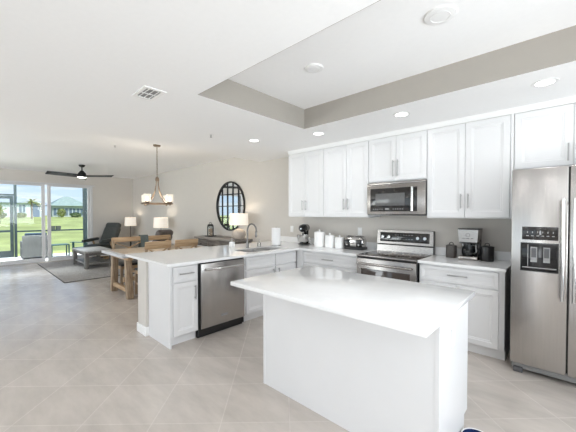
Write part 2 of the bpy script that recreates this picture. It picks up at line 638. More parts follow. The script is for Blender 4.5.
# sliding glass door (three panels)
door = bpy.data.objects.new('door_1', None)
col.objects.link(door)
tag(door, 'white framed sliding glass door to the patio', 'sliding door', None, 'structure')
fm = MB()
fm.box(XW - .13, XW + .02, DY1 - .055, DY1, 0, DZ)
fm.box(XW - .13, XW + .02, DY0, DY0 + .055, 0, DZ)
fm.box(XW - .13, XW - .001, DY0, DY1, DZ - .025, DZ)
fm.box(XW - .13, XW + .02, DY0, DY1, 0, .025)
fm.build('door_frame', SLIDER, door, smooth=False)
pan = [(-4.895, -3.70, -.105), (-3.76, -2.498, -.07), (-2.448, -1.325, -.03)]
for i, (a, b, dx) in enumerate(pan):
    p = MB()
    w = .085
    p.box(XW + dx - .014, XW + dx + .014, a, a + w, .025, DZ - .025)
    p.box(XW + dx - .014, XW + dx + .014, b - w, b, .025, DZ - .025)
    p.box(XW + dx - .014, XW + dx + .014, a + w, b - w, .025, .11)
    p.box(XW + dx - .014, XW + dx + .014, a + w, b - w, DZ - .07, DZ - .025)
    po = p.build('sliding_panel', SLIDER, door, smooth=False)
    B(XW + dx - .003, XW + dx + .003, a + w, b - w, .11, DZ - .07).build('glass_pane', PANE, po, smooth=False)
# blind headrail above the door
struct('trim_3', B(XW, XW + .04, DY0, DY1 + .06, DZ - .005, DZ + .03, .004), SLIDER, 'white blind headrail above the sliding glass door', 'headrail')
# unseen windows added behind the viewer to carry the room's brightness
for i, (a, b) in enumerate(cuts):
    w = bpy.data.objects.new('window_%d' % (i + 1), None)
    col.objects.link(w)
    tag(w, ['added living room window behind the viewer', 'added wide kitchen window behind the viewer', 'narrow window added behind the viewer for the refrigerator reflection'][i], 'window', None, 'structure')
    fr = MB()
    for x0, x1 in ((a, a + .05), (b - .05, b)) + ((((a + b) / 2 - .03, (a + b) / 2 + .03),) if b - a > 1 else ()):
        fr.box(x0, x1, YS - .12, YS - .06, .1, 2.4)
    fr.box(a, b, YS - .12, YS - .06, .1, .16)
    fr.box(a, b, YS - .12, YS - .06, 2.34, 2.4)
    fr.build('window_frame', SLIDER, w, smooth=False)
    B(a, b, YS - .093, YS - .087, .12, 2.38).build('glass_pane', PANE, w, smooth=False)
w = bpy.data.objects.new('window_4', None)  # unseen window added to bring light in from the right
col.objects.link(w)
tag(w, 'window added in the unseen wall right of the viewer', 'window', None, 'structure')
fr = MB()
for y0 in (EY0, -4.32, -2.72, EY1 - .05):
    fr.box(XE + .06, XE + .12, y0, y0 + .05, .3, 2.4)
fr.box(XE + .06, XE + .12, EY0, EY1, .3, .36)
fr.box(XE + .06, XE + .12, EY0, EY1, 2.34, 2.4)
fr.build('window_frame', SLIDER, w, smooth=False)
B(XE + .087, XE + .093, EY0, EY1, .32, 2.38).build('glass_pane', PANE, w, smooth=False)


# ------------------------------------------------------------------ cabinets
def panel_door(x0, x1, z0, z1, yf, t=.02, rail=.058, depth=.009):
    """a framed door whose front face is at y = yf (facing -Y)"""
    m = MB()
    bm = m.bm

    def ring(ix, y):
        return [bm.verts.new((x0 + ix, y, z0 + ix)), bm.verts.new((x1 - ix, y, z0 + ix)),
                bm.verts.new((x1 - ix, y, z1 - ix)), bm.verts.new((x0 + ix, y, z1 - ix))]
    rs = [ring(0, yf + t), ring(0, yf + .003), ring(.003, yf), ring(rail, yf), ring(rail + .006, yf + depth * .55), ring(rail + .016, yf + depth * .6), ring(rail + .022, yf + depth)]
    bm.faces.new(rs[0][::-1])
    for A, C in zip(rs, rs[1:]):
        for k in range(4):
            bm.faces.new((A[k], A[(k + 1) % 4], C[(k + 1) % 4], C[k]))
    bm.faces.new(rs[-1])
    return m


def pull(x, z, yf, L, vertical, parent, d=.03):
    m = MB()
    h = L / 2
    if vertical:
        m.tube([(x, yf - d, z - h), (x, yf - d, z + h)], .006, 10)
        for s in (-1, 1):
            m.tube([(x, yf, z + s * (h - .018)), (x, yf - d, z + s * (h - .018))], .0045, 8)
    else:
        m.tube([(x - h, yf - d, z), (x + h, yf - d, z)], .006, 10)
        for s in (-1, 1):
            m.tube([(x + s * (h - .018), yf, z), (x + s * (h - .018), yf - d, z)], .0045, 8)
    return m.build('handle', NICKEL, parent)


def upper(x0, x1, z0, z1, split, label, hl=.16, hz=None, hxo=.035):
    W = x1 - x0
    t = thing('upper_cabinet', (x0, -.001, z0), label, 'cabinet', 'white upper cabinets')
    yf = -.355
    B(.001, W - .001, yf + .021, 0, 0, z1 - z0).build('body', CAB, t, smooth=False)
    s = split - x0
    H = z1 - z0
    hz = .19 if hz is None else hz
    for a, b, hx in ((.004, s - .0017, s - hxo), (s + .0017, W - .004, s + hxo)):
        d = panel_door(a, b, .012, H - .006, yf).build('door', CAB, t, smooth=False)
        pull(hx, hz, yf, hl, True, d)
    return t


upper(-1.499, -.757, 1.387, 2.443, -1.135, 'white two-door upper cabinet at the left end of the run, above stand mixer')
upper(-.757, 0, 1.387, 2.443, -.349, 'white two-door upper cabinet left of the microwave, above canisters and toaster')
upper(0, .765, 1.852, 2.443, .385, 'short white two-door upper cabinet directly above the microwave', .21, .17, .03)
upper(.765, 1.573, 1.387, 2.443, 1.168, 'white two-door upper cabinet right of the microwave, above coffee maker')
upper(1.60, 2.47, 1.87, 2.443, 2.035, 'short white upper cabinet above the refrigerator', .16, .13, .035)
struct('trim_4', B(1.574, 1.599, -.35, -.001, 1.387, 2.443), CAB, 'white filler strip beside the cabinet above the refrigerator', 'filler strip')


def base_cab(name, W, depth, loc, rotz, label, fronts, toe=True, H=.884, group='white base cabinets', xoff=0.003):
    """local: x 0..W, y from 0 (front face) to depth (back), z up. fronts: list of (kind, x0, x1, z0, z1, pull)"""
    t = thing(name, loc, label, 'cabinet', group, rotz)
    b = MB()
    b.box(xoff, W - .003, .021, depth, .105, H)
    b.box(xoff, W - .003, .075, depth, 0, .105)
    b.build('body', CAB, t, smooth=False)
    for kind, x0, x1, z0, z1, pl in fronts:
        d = panel_door(x0, x1, z0, z1, 0, rail=.05 if kind == 'door' else .032).build('door' if kind == 'door' else 'drawer', CAB, t, smooth=False)
        if pl:
            pull(pl[0], pl[1], 0, pl[2], pl[3], d)
    return t


# back wall run, left of range
base_cab('base_cabinet', 1.052, .60, (-1.057, -.615, 0), 0, 'white base cabinet left of the range with one wide drawer', [
    ('drawer', .109, 1.04, .70, .862, (.5745, .785, .19, False)),
    ('door', .109, .573, .115, .685, (.537, .58, .16, True)), ('door', .577, 1.04, .115, .685, (.613, .58, .16, True))])
base_cab('base_cabinet', .805, .60, (.768, -.615, 0), 0, 'white base cabinet between the range and refrigerator with one wide drawer', [
    ('drawer', .012, .755, .70, .862, (.40, .788, .19, False)),
    ('door', .012, .390, .115, .685, (.352, .58, .16, True)), ('door', .394, .755, .115, .685, (.432, .58, .16, True))])
# peninsula, facing +X: local x runs along world Y
PX = -1.06
base_cab('base_cabinet', .325, .54, (PX, -2.645, 0), R(90), 'narrow white base cabinet at the free end of the peninsula, left of dishwasher', [
    ('drawer', .022, .313, .70, .862, (.168, .785, .17, False)),
    ('door', .022, .313, .115, .685, (.272, .56, .16, True))])
bcab = [o for o in col.objects if o.name == 'base_cabinet'][0]
B(-.022, .104, -.005, .0205, .105, .884).build('corner_filler', CAB, bcab, smooth=False)
sinkcab = base_cab('base_cabinet', .655 + .36, .54, (PX - .001, -1.660, 0), R(90), 'white sink base cabinet right of the dishwasher with two false fronts', [
    ('drawer', .03, .555, .70, .862, None), ('drawer', .575, 1.008, .70, .862, None),
    ('door', .03, .555, .115, .685, (.51, .58, .16, True)), ('door', .575, 1.008, .115, .685, (.62, .58, .16, True))])
# take the top off the sink base so that the bowls hang in it
for ch in col.objects:
    if ch.parent == sinkcab and ch.name.startswith('body'):
        bm = bmesh.new()
        for x0, x1, y0, y1, z0, z1 in ((.003, 1.012, .021, .03, .105, .884), (.003, 1.012, .53, .54, .105, .884), (.003, .012, .03, .53, .105, .884),
                                       (1.0, 1.012, .03, .53, .105, .884), (.003, 1.012, .021, .54, .105, .115), (.003, 1.012, .075, .54, 0, .105)):
            vs = [bm.verts.new((x, y, z)) for x in (x0, x1) for y in (y0, y1) for z in (z0, z1)]
            for f in [(0, 1, 3, 2), (4, 6, 7, 5), (0, 4, 5, 1), (2, 3, 7, 6), (0, 2, 6, 4), (1, 5, 7, 3)]:
                bm.faces.new([vs[i] for i in f])
        bmesh.ops.recalc_face_normals(bm, faces=bm.faces)
        bm.to_mesh(ch.data)
        bm.free()
        break
tag(B(-1.60, -1.058, -2.664, -2.647, 0, .884).build('end_panel', CAB, None, smooth=False),
    'plain white end panel closing the free end of the peninsula', 'cabinet panel')

# worktops
HZ0, HZ1 = .884, .914
SK = (-1.52, -1.14, -1.50, -.76)
xs = [-2.2, SK[0], SK[1], -1.008, -.002]
ys = [-2.712, SK[2], SK[3], -.6446, -.001]
ct = MB().gridslab(xs, ys, lambda i, j: (i == 3 and j == 3) or (i < 3 and not (i == 1 and j == 1)), HZ0, HZ1).build('countertop', QUARTZ, None, smooth=False)
tag(ct, 'white quartz worktop running along the peninsula and round to the range', 'countertop')
struct('trim_5', B(-2.02, -.002, -.02, -.001, HZ1 + .0005, 1.016, .002), QUARTZ, 'low white quartz backsplash left of the range', 'backsplash')
ct2 = B(.767, 1.585, -.6446, -.001, HZ0, HZ1, .002).build('countertop', QUARTZ, None, smooth=False)
tag(ct2, 'short white quartz worktop between the range and refrigerator', 'countertop')
struct('trim_6', B(.767, 1.585, -.02, -.001, HZ1 + .0005, 1.016, .002), QUARTZ, 'low white quartz backsplash right of the range', 'backsplash')

# sink
sk = thing('kitchen_sink', (0, 0, HZ0), 'stainless double bowl sink set into the peninsula worktop', 'sink')
b = MB()
ym = (SK[2] + SK[3]) / 2
for y0, y1 in ((SK[2] + .006, ym - .012), (ym + .012, SK[3] - .006)):
    x0, x1 = SK[0] + .006, SK[1] - .006
    th = .004
    dz = -.20
    bb_ = MB()
    bb_.box(x0, x1, y0, y1, dz, dz + th)
    bb_.box(x0, x0 + th, y0, y1, dz, .024)
    bb_.box(x1 - th, x1, y0, y1, dz, .024)
    bb_.box(x0, x1, y0, y0 + th, dz, .012)
    bb_.box(x0, x1, y1 - th, y1, dz, .012)
    bo = bb_.build('bowl', SINKM, sk, smooth=False)
    MB().cyl(((x0 + x1) / 2, (y0 + y1) / 2, dz + th), .04, .003).build('drain', CHROME, bo)
B(SK[0] + .006, SK[1] - .006, ym - .012, ym + .012, -.05, .012, .004).build('divider', SINKM, sk)

# faucet
fx, fy = -1.60, -1.17
fa = thing('kitchen_faucet', (fx, fy, HZ1), 'brushed nickel gooseneck faucet beside the sink', 'faucet')
MB().lathe([(0, 0), (.028, 0), (.028, .006), (.022, .012), (.019, .06), (.019, .10), (.015, .105), (0, .105)], 20).build('base', FAUCET, fa)
pts = [(0, 0, .1), (0, 0, .27)]
for i in range(1, 13):
    a = math.pi * i / 12
    pts.append((.085 - .085 * math.cos(a), .03 * (1 - math.cos(a)) / 2, .27 + .10 * math.sin(a)))
pts.append((.17, .03, .255))
MB().tube(pts, .0125, 12).build('spout', FAUCET, fa)
MB().lathe([(0, 0), (.017, 0), (.019, .02), (.017, .09), (.013, .10), (0, .10)], 16, (.17, .03, .17)).build('spray_head', FAUCET, fa)
MB().tube([(0, .02, .07), (0, .055, .085), (0, .075, .13)], [.008, .007, .006], 10).build('lever', FAUCET, fa)

# dishwasher
dw = thing('dishwasher', (PX, -2.318, 0), 'stainless steel dishwasher with bar handle built into the peninsula', 'dishwasher', rotz=R(90))
B(.006, .650, .03, .54, .105, .880).build('body', BLACKM, dw, smooth=False)
B(.004, .652, .012, .03, .03, .882).build('surround', BLACK, dw, smooth=False)
dp = B(.018, .640, -.022, .012, .115, .862, .004).build('door', STEEL, dw)
hb = MB().tube([(.055, -.062, .795), (.607, -.062, .795)], .0115, 14)
hb.build('handle_bar', CHROME, dp)
for x in (.068, .594):
    MB().tube([(x, -.022, .795), (x, -.064, .795)], .014, 12).build('handle_mount', CHROME, dp)
bd = MB()
bd.box(.285, .377, -.0245, -.022, .205, .212)
for k in range(8):
    bd.box(.287 + k * .0112, .295 + k * .0112, -.0245, -.022, .217, .230)
bd.build('badge', MARK, dp, smooth=False)
B(.004, .652, .045, .075, 0, .105).build('toe_kick', BLACK, dw, smooth=False)

# ------------------------------------------------------------------ island
ib = thing('kitchen_island', (0, 0, 0), 'white panelled kitchen island base in the foreground', 'kitchen island')
IX0, IX1, IY0, IY1 = .133, 1.518, -2.41, -1.80
b = MB()
b.box(IX0 + .012, IX1 - .012, IY0 + .012, IY1 - .02, .105, HZ0)
b.box(IX0 + .012, IX1 - .012, IY0 + .012, IY1 - .085, 0, .105)
b.build('body', CAB, ib, smooth=False)
B(IX0 + .02, IX1 - .02, IY0, IY0 + .012, 0, HZ0).build('back_panel', CAB, ib, smooth=False)
for x0, x1, nm in ((IX0, IX0 + .02, 'end_panel'), (IX1 - .02, IX1, 'end_panel')):
    MB().prism([(IY0 - .004, 0), (IY1 - .075, 0), (IY1 - .075, .105), (IY1, .105), (IY1, HZ0), (IY0 - .004, HZ0)], x0, x1, 'X').build(nm, CAB, ib, smooth=False)
for a, c in ((IX0 + .03, .595), (.6, 1.05), (1.055, IX1 - .03)):
    d = MB()
    pd = panel_door(-c, -a, .115, .685, -IY1)
    bmesh.ops.transform(pd.bm, matrix=Matrix.Rotation(math.pi, 4, 'Z'), verts=pd.bm.verts)
    # front face now at y = IY1, facing +Y
    pd.build('door', CAB, ib, smooth=False)
    pd = panel_door(-c, -a, .70, .862, -IY1, rail=.032)
    bmesh.ops.transform(pd.bm, matrix=Matrix.Rotation(math.pi, 4, 'Z'), verts=pd.bm.verts)
    pd.build('drawer', CAB, ib, smooth=False)
ol = B(IX1, IX1 + .006, -2.20, -2.13, .65, .765, .003).build('outlet_plate', PLASTIC, ib)
om = MB()
for z in (.685, .73):
    om.cbox((IX1 + .0065, -2.165, z), (.003, .03, .027), .001)
om.build('socket', TRIM, ol)
it = B(.1035, 1.554, -2.73, -1.77, HZ0, HZ1, .002).build('island_countertop', QUARTZ, None)
tag(it, 'large white quartz slab topping the kitchen island', 'countertop')

# ------------------------------------------------------------------ range
rg = thing('kitchen_range', (.003, 0, 0), 'stainless electric range with glass cooktop between the white cabinets', 'stove')
W = .759
B(0, W, -.645, -.03, .02, .895).build('body', BLACKM, rg, smooth=False)
ck = B(-.001, W + .001, -.674, -.03, .895, .914, .003).build('cooktop_frame', STEELH, rg)
gl = B(.018, W - .018, -.650, -.115, .914, .918, .001).build('cooktop_glass', OVENGL, ck)
for x, y, r in ((.20, -.50, .105), (.55, -.50, .08), (.20, -.25, .08), (.55, -.25, .105), (.38, -.22, .05)):
    m_ = MB().lathe([(r, 0), (r + .004, 0), (r + .004, .0006), (r, .0006), (r, 0)], 32, (x, y, .918))
    m_.build('burner_ring', MIDG, gl)
od = B(.002, W - .002, -.668, -.645, .17, .872, .004).build('oven_door', STEELH, rg)
B(.07, W - .07, -.671, -.668, .40, .745, .001).build('oven_window', OVENGL, od)
hh = MB().tube([(.035, -.722, .812), (W - .035, -.722, .812)], .014, 14)
hh.build('handle_bar', STEELH, od)
for x in (.06, W - .06):
    MB().tube([(x, -.668, .812), (x, -.722, .812)], .011, 10).build('handle_mount', STEELH, od)
B(.002, W - .002, -.66, -.645, .03, .16, .004).build('storage_drawer', STEELH, rg)
B(.002, W - .002, -.655, -.645, .872, .895).build('trim_gap', BLACK, rg, smooth=False)
bg = MB().prism([(-.030, .914), (-.100, .914), (-.092, 1.005), (-.082, 1.02), (-.030, 1.02)], 0, W, 'X')
bk = bg.build('backguard', STEELH, rg, smooth=False)
MB().prism([(-.030, 1.02), (-.098, 1.02), (-.076, 1.212), (-.066, 1.216), (-.030, 1.216)], 0, W, 'X').build('control_housing', STEELH, bk, smooth=False)
B(.0, W, -.101, -.03, 1.012, 1.024).build('shadow_strip', BLACK, bk, smooth=False)
B(W, W + .004, -.09, -.03, .92, 1.212).build('side_cap', BLACK, bk, smooth=False)
tilt = math.atan2(.022, .192)
cp = MB().cbox((W / 2, -.0895, 1.117), (.665, .006, .128), .002, 2, (-tilt, 0, 0)).build('control_panel', BGLASS, bk)
for x in (.095, .185, W - .185, W - .095):
    M = Matrix.Translation((x, -.09, 1.115)) @ Matrix.Rotation(R(90) - tilt, 4, 'X')
    kb = MB().lathe([(0, 0), (.027, 0), (.025, .02), (.02, .03), (0, .03)], 20, (0, 0, 0), M)
    kb.build('knob', CHROME, cp)
ds = MB().cbox((W / 2, -.0925, 1.125), (.16, .003, .045), .001, 2, (-tilt, 0, 0)).build('display', BLACK, cp)
mk = MB()
for k in range(7):
    for z in (1.15, 1.095):
        mk.cbox((.265 + k * .038, -.0932 - (1.12 - z) * .115, z), (.018, .002, .004), 0, 2, (-tilt, 0, 0))
mk.build('control_marks', MARK, cp, smooth=False)

# ------------------------------------------------------------------ microwave
mw = thing('microwave', (.002, 0, 1.418), 'stainless over-range microwave under the short cabinet', 'microwave')
W = .761
B(0, W, -.36, -.001, 0, .431).build('body', DARKG, mw, smooth=False)
fr = B(0, W, -.392, -.36, .012, .402, .004).build('front', STEELH, mw)
B(0, W, -.386, -.36, .404, .431, .003).build('vent_strip', STEELH, mw)
B(0, W, -.375, -.36, 0, .012).build('bottom_lip', BLACK, mw, smooth=False)
gd = B(.05, .665, -.397, -.392, .05, .352, .002).build('door_glass', BGLASS, fr)
B(.125, .515, -.399, -.397, .125, .285, .001).build('window', WINGL, gd)
MB().tube([(.618, -.434, .055), (.618, -.434, .35)], .016, 12).build('handle', CHROME, fr)
for z in (.08, .33):
    MB().tube([(.618, -.397, z), (.618, -.434, z)], .008, 8).build('handle_mount', CHROME, fr)
mk = MB()
for k in range(14):
    if k not in (5, 8):
        mk.box(.09 + k * .03, .108 + k * .03, -.3985, -.397, .078, .084)
mk.box(.26, .31, -.3985, -.397, .073, .092)
mk.build('control_marks', MARK, gd, smooth=False)
bd = MB()
for k in range(8):
    bd.box(.325 + k * .0135, .335 + k * .0135, -.388, -.386, .412, .423)
bd.build('badge', MARK, mw, smooth=False)

# ------------------------------------------------------------------ refrigerator
fg = thing('refrigerator', (1.632, 0, 0), 'stainless side-by-side refrigerator with black ice dispenser', 'refrigerator')
W, SP = .905, .380
B(.004, W - .004, -.685, -.03, .03, 1.80).build('body', DARKG, fg, smooth=False)
gr = B(.01, W - .01, -.70, -.64, .035, .092, .004).build('base_grille', MIDG, fg)
for x in (.02, W - .09):
    B(x, x + .07, -.715, -.66, .0, .05, .006).build('foot', DARKG, fg)
dl = B(.0, SP - .004, -.755, -.69, .098, 1.832, .008, 3).build('freezer_door', STEEL, fg)
dr = B(SP + .004, W, -.755, -.69, .098, 1.832, .008, 3).build('fridge_door', STEEL, fg)
B(SP - .004, SP + .004, -.70, -.69, .1, 1.83).build('gasket', BLACK, fg, smooth=False)
for x, d in ((SP - .035, dl), (SP + .035, dr)):
    MB().tube([(x, -.812, .72), (x, -.812, 1.56)], .0125, 14).build('handle', CHROME, d)
    for z in (.75, 1.53):
        MB().tube([(x, -.755, z), (x, -.812, z)], .010, 10).build('handle_mount', CHROME, d)
# dispenser
dx0, dx1 = .072, .317
up_ = B(dx0 + .005, dx1, -.761, -.755, 1.212, 1.325, .002).build('dispenser_panel', BGLASS, dl)
mk = MB()
for k in range(6):
    mk.box(dx0 + .035 + k * .034, dx0 + .052 + k * .034, -.7625, -.761, 1.243, 1.250)
    mk.box(dx0 + .040 + k * .034, dx0 + .046 + k * .034, -.7625, -.761, 1.27, 1.285)
mk.build('control_marks', MARK, up_, smooth=False)
dm = MB()
dm.box(dx0, dx1, -.759, -.755, .945, 1.18, .001)
rc = dm.build('dispenser_recess', BLACK, dl)
fr = MB()
fr.box(dx0 - .004, dx1 + .004, -.765, -.755, 1.178, 1.186)
fr.box(dx0 - .004, dx0 + .004, -.765, -.755, .945, 1.178)
fr.box(dx1 - .004, dx1 + .004, -.765, -.755, .945, 1.178)
fr.box(dx0 - .004, dx1 + .004, -.772, -.755, .938, .947)
fr.build('dispenser_frame', BLACK, rc, smooth=False)
for x in (dx0 + .065, dx0 + .15):
    pd_ = B(x, x + .045, -.763, -.759, 1.02, 1.15, .002).build('paddle', MIDG, rc)
    B(x + .006, x + .039, -.765, -.763, 1.06, 1.14).build('paddle_face', DARKG, pd_, smooth=False)
    B(x, x + .045, -.765, -.763, 1.02, 1.032).build('paddle_lip', MARK, pd_, smooth=False)
B(dx0 + .045, dx0 + .05, -.762, -.759, .98, 1.17).build('chute_edge', MIDG, rc, smooth=False)
B(dx0 + .01, dx1 - .01, -.77, -.759, .968, .974).build('drip_tray', NICKEL, rc, smooth=False)


# ------------------------------------------------------------------ worktop things
def canister(loc, r, h, label, m, knob=True):
    t = thing('canister', loc, label, 'canister', 'white ceramic canisters')
    MB().lathe([(0, 0), (r * .93, 0), (r, .006), (r, h - .004), (r * .97, h), (0, h)], 28).build('jar', m, t)
    MB().lathe([(0, h), (r * .98, h), (r * .98, h + .012), (r * .8, h + .02), (.012, h + .022), (.009, h + .03), (.016, h + .04), (.010, h + .05), (0, h + .052)], 28).build('lid', m, t)


canister((-.898, -.27, HZ1), .086, .222, 'tallest of three white canisters, nearest the stand mixer', CERAM)
canister((-.705, -.26, HZ1), .076, .176, 'middle one of the three white canisters on the worktop', CERAM)
canister((-.536, -.245, HZ1), .071, .15, 'shortest of three white canisters, beside the chrome toaster', CERAM)

# stand mixer (front towards the room)
mxr = thing('stand_mixer', (-1.24, -.245, HZ1), 'black stand mixer with steel bowl on the corner worktop', 'stand mixer', rotz=R(18))
MB().ball((0, 0, .022), (.095, .15, .02)).build('base', BLACK, mxr)
MB().tube([(0, .09, .01), (0, .10, .12), (0, .085, .24)], [.048, .038, .045], 16).build('column', BLACK, mxr)
hd = MB()
hd.tube([(0, .15, .285), (0, .11, .288), (0, 0, .288), (0, -.10, .283), (0, -.135, .28)], [.03, .062, .068, .058, .03], 18)
ho = hd.build('motor_head', BLACK, mxr)
MB().tube([(0, -.137, .28), (0, -.143, .28)], .013, 16).build('hub_cap', CHROME, ho)
MB().lathe([(.0655, -.006), (.0695, -.006), (.0695, .006), (.0655, .006), (.0655, -.006)], 20, (0, 0, 0), Matrix.Translation((0, .0, .288)) @ Matrix.Rotation(R(90), 4, 'X')).build('band', CHROME, ho)
MB().tube([(0, -.05, .225), (0, -.05, .14)], [.02, .008], 12).build('beater', CHROME, ho)
bw = MB().lathe([(0, .02), (.045, .02), (.05, .03), (.085, .075), (.098, .13), (.102, .17), (.106, .172), (.1, .174), (.094, .13), (.08, .08), (.045, .035), (0, .033)], 28, (0, -.05, 0)).build('bowl', CHROME, mxr)
MB().tube([(.095, -.05, .15), (.135, -.05, .145), (.14, -.05, .10), (.085, -.05, .08)], .006, 8).build('bowl_handle', CHROME, bw)

# toaster
to = thing('toaster', (-.29, -.19, HZ1), 'wide chrome toaster left of the range', 'toaster', rotz=R(4))
TW, TD, TH = .31, .18, .175
MB().box(-TW / 2, TW / 2, -TD / 2, TD / 2, .02, TH + .02, .065, 6).build('shell', CHROME, to)
B(-TW / 2 + .005, TW / 2 - .005, -TD / 2 + .005, TD / 2 - .005, .0, .04, .012).build('base', BLACKM, to)
for x in (-.075, .075):
    for y in (-.03, .03):
        B(x - .058, x + .058, y - .012, y + .012, TH + .0185, TH + .0215).build('slot', BLACK, to, smooth=False)
for x in (-.095, .095):
    ft = B(x - .046, x + .046, -TD / 2 - .003, -TD / 2 + .004, .045, .15, .006).build('control_panel', BLACK, to)
    B(x - .022, x + .022, -TD / 2 - .024, -TD / 2 - .003, .115, .13, .004).build('lever', BLACKM, ft)
    MB().lathe([(0, 0), (.015, 0), (.013, .014), (0, .014)], 16, (0, 0, 0), Matrix.Translation((x, -TD / 2 - .003, .075)) @ Matrix.Rotation(R(90), 4, 'X')).build('dial', CHROME, ft)

# coffee maker
cf = thing('coffee_maker', (1.185, -.155, HZ1), 'steel and black drip coffee maker between two dark jars', 'coffee maker')
cw = .095
B(-cw, cw, -.13, .10, 0, .045, .01).build('base', STEELH, cf)
MB().cyl((0, -.045, .045), .065, .004).build('warming_plate', BLACK, cf)
B(-cw, cw, .02, .10, .045, .23, .008).build('water_tank', BLACK, cf)
tp = MB().prism([(-.09, .205), (.09, .205), (.10, .345), (-.10, .345)], -.125, .10).build('brew_head', STEELH, cf, smooth=False)
B(-.101, .101, -.126, .10, .345, .358, .005).build('lid', BLACK, cf)
B(-.088, .088, -.118, .08, .19, .206, .003).build('filter_rim', BLACK, cf)
bd = MB()
bd.lathe([(.018, 0), (.022, 0), (.022, .002), (.018, .002), (.018, 0)], 20, (0, 0, 0), Matrix.Translation((-.0, -.125, .285)) @ Matrix.Rotation(R(90), 4, 'X'))
bd.build('badge', DARKG, tp, smooth=False)
for x0, x1 in ((-.055, -.03), (-.015, .015), (.03, .055)):
    B(x0, x1, -.1265, -.125, .245, .251).build('button', DARKG, tp, smooth=False)
ca = MB().lathe([(0, 0), (.058, 0), (.068, .03), (.068, .06), (.05, .115), (.046, .13), (.048, .135)], 24, (-.008, -.05, .05)).build('carafe', CLEAR, cf)
MB().lathe([(0, .0), (.055, .0), (.065, .03), (.064, .05), (0, .05)], 24, (-.008, -.05, .052)).build('coffee', BLACK, ca)
MB().lathe([(.047, .12), (.051, .12), (.051, .14), (0, .14), (0, .136), (.047, .136), (.047, .12)], 24, (-.008, -.05, .05)).build('carafe_lid', BLACK, ca)
MB().tube([(.036, -.075, .175), (.075, -.105, .17), (.08, -.11, .10), (.052, -.085, .075)], .008, 8).build('carafe_handle', NICKEL, ca)


def jar(loc, r, h, label, m):
    t = thing('lidded_jar', loc, label, 'jar', 'dark jars beside the coffee maker')
    MB().lathe([(0, 0), (r * .96, 0), (r, .006), (r, h - .006), (r * .98, h), (0, h)], 28).build('jar_body', m, t)
    ld = MB().lathe([(0, h), (r * 1.03, h), (r * 1.03, h + .01), (r * .7, h + .018), (0, h + .022)], 28).build('lid', m, t)
    MB().tube([(-.022, 0, h + .014), (-.018, 0, h + .04), (0, 0, h + .048), (.018, 0, h + .04), (.022, 0, h + .014)], .005, 8).build('lid_handle', BLACKM, ld)


jar((.985, -.15, HZ1), .058, .135, 'dark brown lidded jar left of the coffee maker', JARG)
jar((1.352, -.175, HZ1), .066, .15, 'black lidded jar right of the coffee maker', JARB)

# paper towel
pt = thing('paper_towel_roll', (-1.54, -.61, HZ1), 'white paper towel roll standing upright beside the sink', 'paper towel')
MB().lathe([(0, 0), (.088, 0), (.088, .008), (.02, .012), (0, .012)], 24).build('stand', NICKEL, pt)
MB().lathe([(.02, .013), (.074, .013), (.074, .29), (.02, .29), (.02, .013)], 28).build('roll', PAPER, pt)
MB().tube([(0, 0, .01), (0, 0, .315)], .006, 10).build('rod', NICKEL, pt)

# soap dispensers
s1 = thing('soap_dispenser', (-1.86, -1.27, HZ1), 'white soap bottle with slim pump left of the faucet', 'soap dispenser')
B(-.033, .033, -.033, .033, 0, .085, .01, 3).build('bottle', CERAM, s1)
pm = MB().lathe([(0, .085), (.014, .085), (.014, .10), (.006, .105), (.006, .15), (0, .15)], 14)
pm.tube([(0, 0, .146), (.035, -.02, .148), (.05, -.028, .138)], .005, 8)
pm.build('pump', NICKEL, s1)
s2 = thing('soap_dispenser', (-1.60, -.93, HZ1), 'small clear soap pump bottle right of the faucet', 'soap dispenser')
MB().lathe([(0, 0), (.026, 0), (.028, .005), (.028, .06), (.012, .075), (.012, .08), (0, .08)], 18).build('bottle', CLEAR, s2)
pm = MB().lathe([(0, .08), (.011, .08), (.011, .092), (.005, .095), (.005, .115), (0, .115)], 12)
pm.tube([(0, 0, .113), (.03, -.01, .113), (.038, -.012, .105)], .004, 8)
pm.build('pump', NICKEL, s2)


def outlet(x, z, label, name='wall_outlet', n=2):
    t = B(x - .036, x + .036, -.007, -.0005, z - .058, z + .058, .002).build(name, PLASTIC, None)
    tag(t, label, 'outlet')
    for dz in (-.022, .022):
        B(x - .016, x + .016, -.0085, -.007, z + dz - .014, z + dz + .014, .0006).build('socket', TRIM, t)


outlet(-1.737, 1.157, 'white outlet plate on the wall left of the stand mixer')
outlet(-.327, 1.17, 'white outlet plate on the wall behind the toaster')

# bowl on the floor behind island end
bw = thing('pet_bowl', (1.616, -1.99, 0), 'small dark blue bowl with pale rim on the floor beside the island', 'bowl')
MB().lathe([(0, .0), (.078, 0), (.083, .01), (.087, .058), (.081, .058), (.07, .015), (0, .012)], 32).build('bowl_body', BOWLB, bw)
MB().lathe([(.081, .057), (.088, .057), (.088, .0605), (.081, .0605), (.081, .057)], 32).build('rim', CERAM, bw)

# ------------------------------------------------------------------ ceiling things
def downlight(x, y, z, power=None):
    l = bpy.data.lights.new('downlight', 'AREA')
    l.shape = 'DISK'
    l.size = .13
    l.energy = power or DOWN
    l.color = (.97, .98, 1)
    lo = bpy.data.objects.new('downlight', l)
    col.objects.link(lo)
    lo.location = (x, y, z)


for k, (x, y, lb) in enumerate(((-1.334, -1.261, 'lit recessed ceiling light nearest the dining area'), (-.421, -.925, 'lit recessed ceiling light by the inner corner of the tray'),
                                (.692, -.932, 'lit recessed ceiling light above the microwave'), (1.856, -.906, 'lit recessed ceiling light nearest the refrigerator'))):
    t = thing('recessed_light', (x, y, 2.5), lb, 'ceiling light', 'recessed lights in the kitchen soffit')
    MB().lathe([(.062, -.004), (.085, -.004), (.088, 0), (.062, 0), (.062, -.004)], 28).build('trim_ring', TRIM, t)
    MB().lathe([(0, -.0035), (.063, -.0035), (.063, -.0005), (0, -.0005)], 28).build('lens', LENS, t)
    downlight(x, y, 2.494)

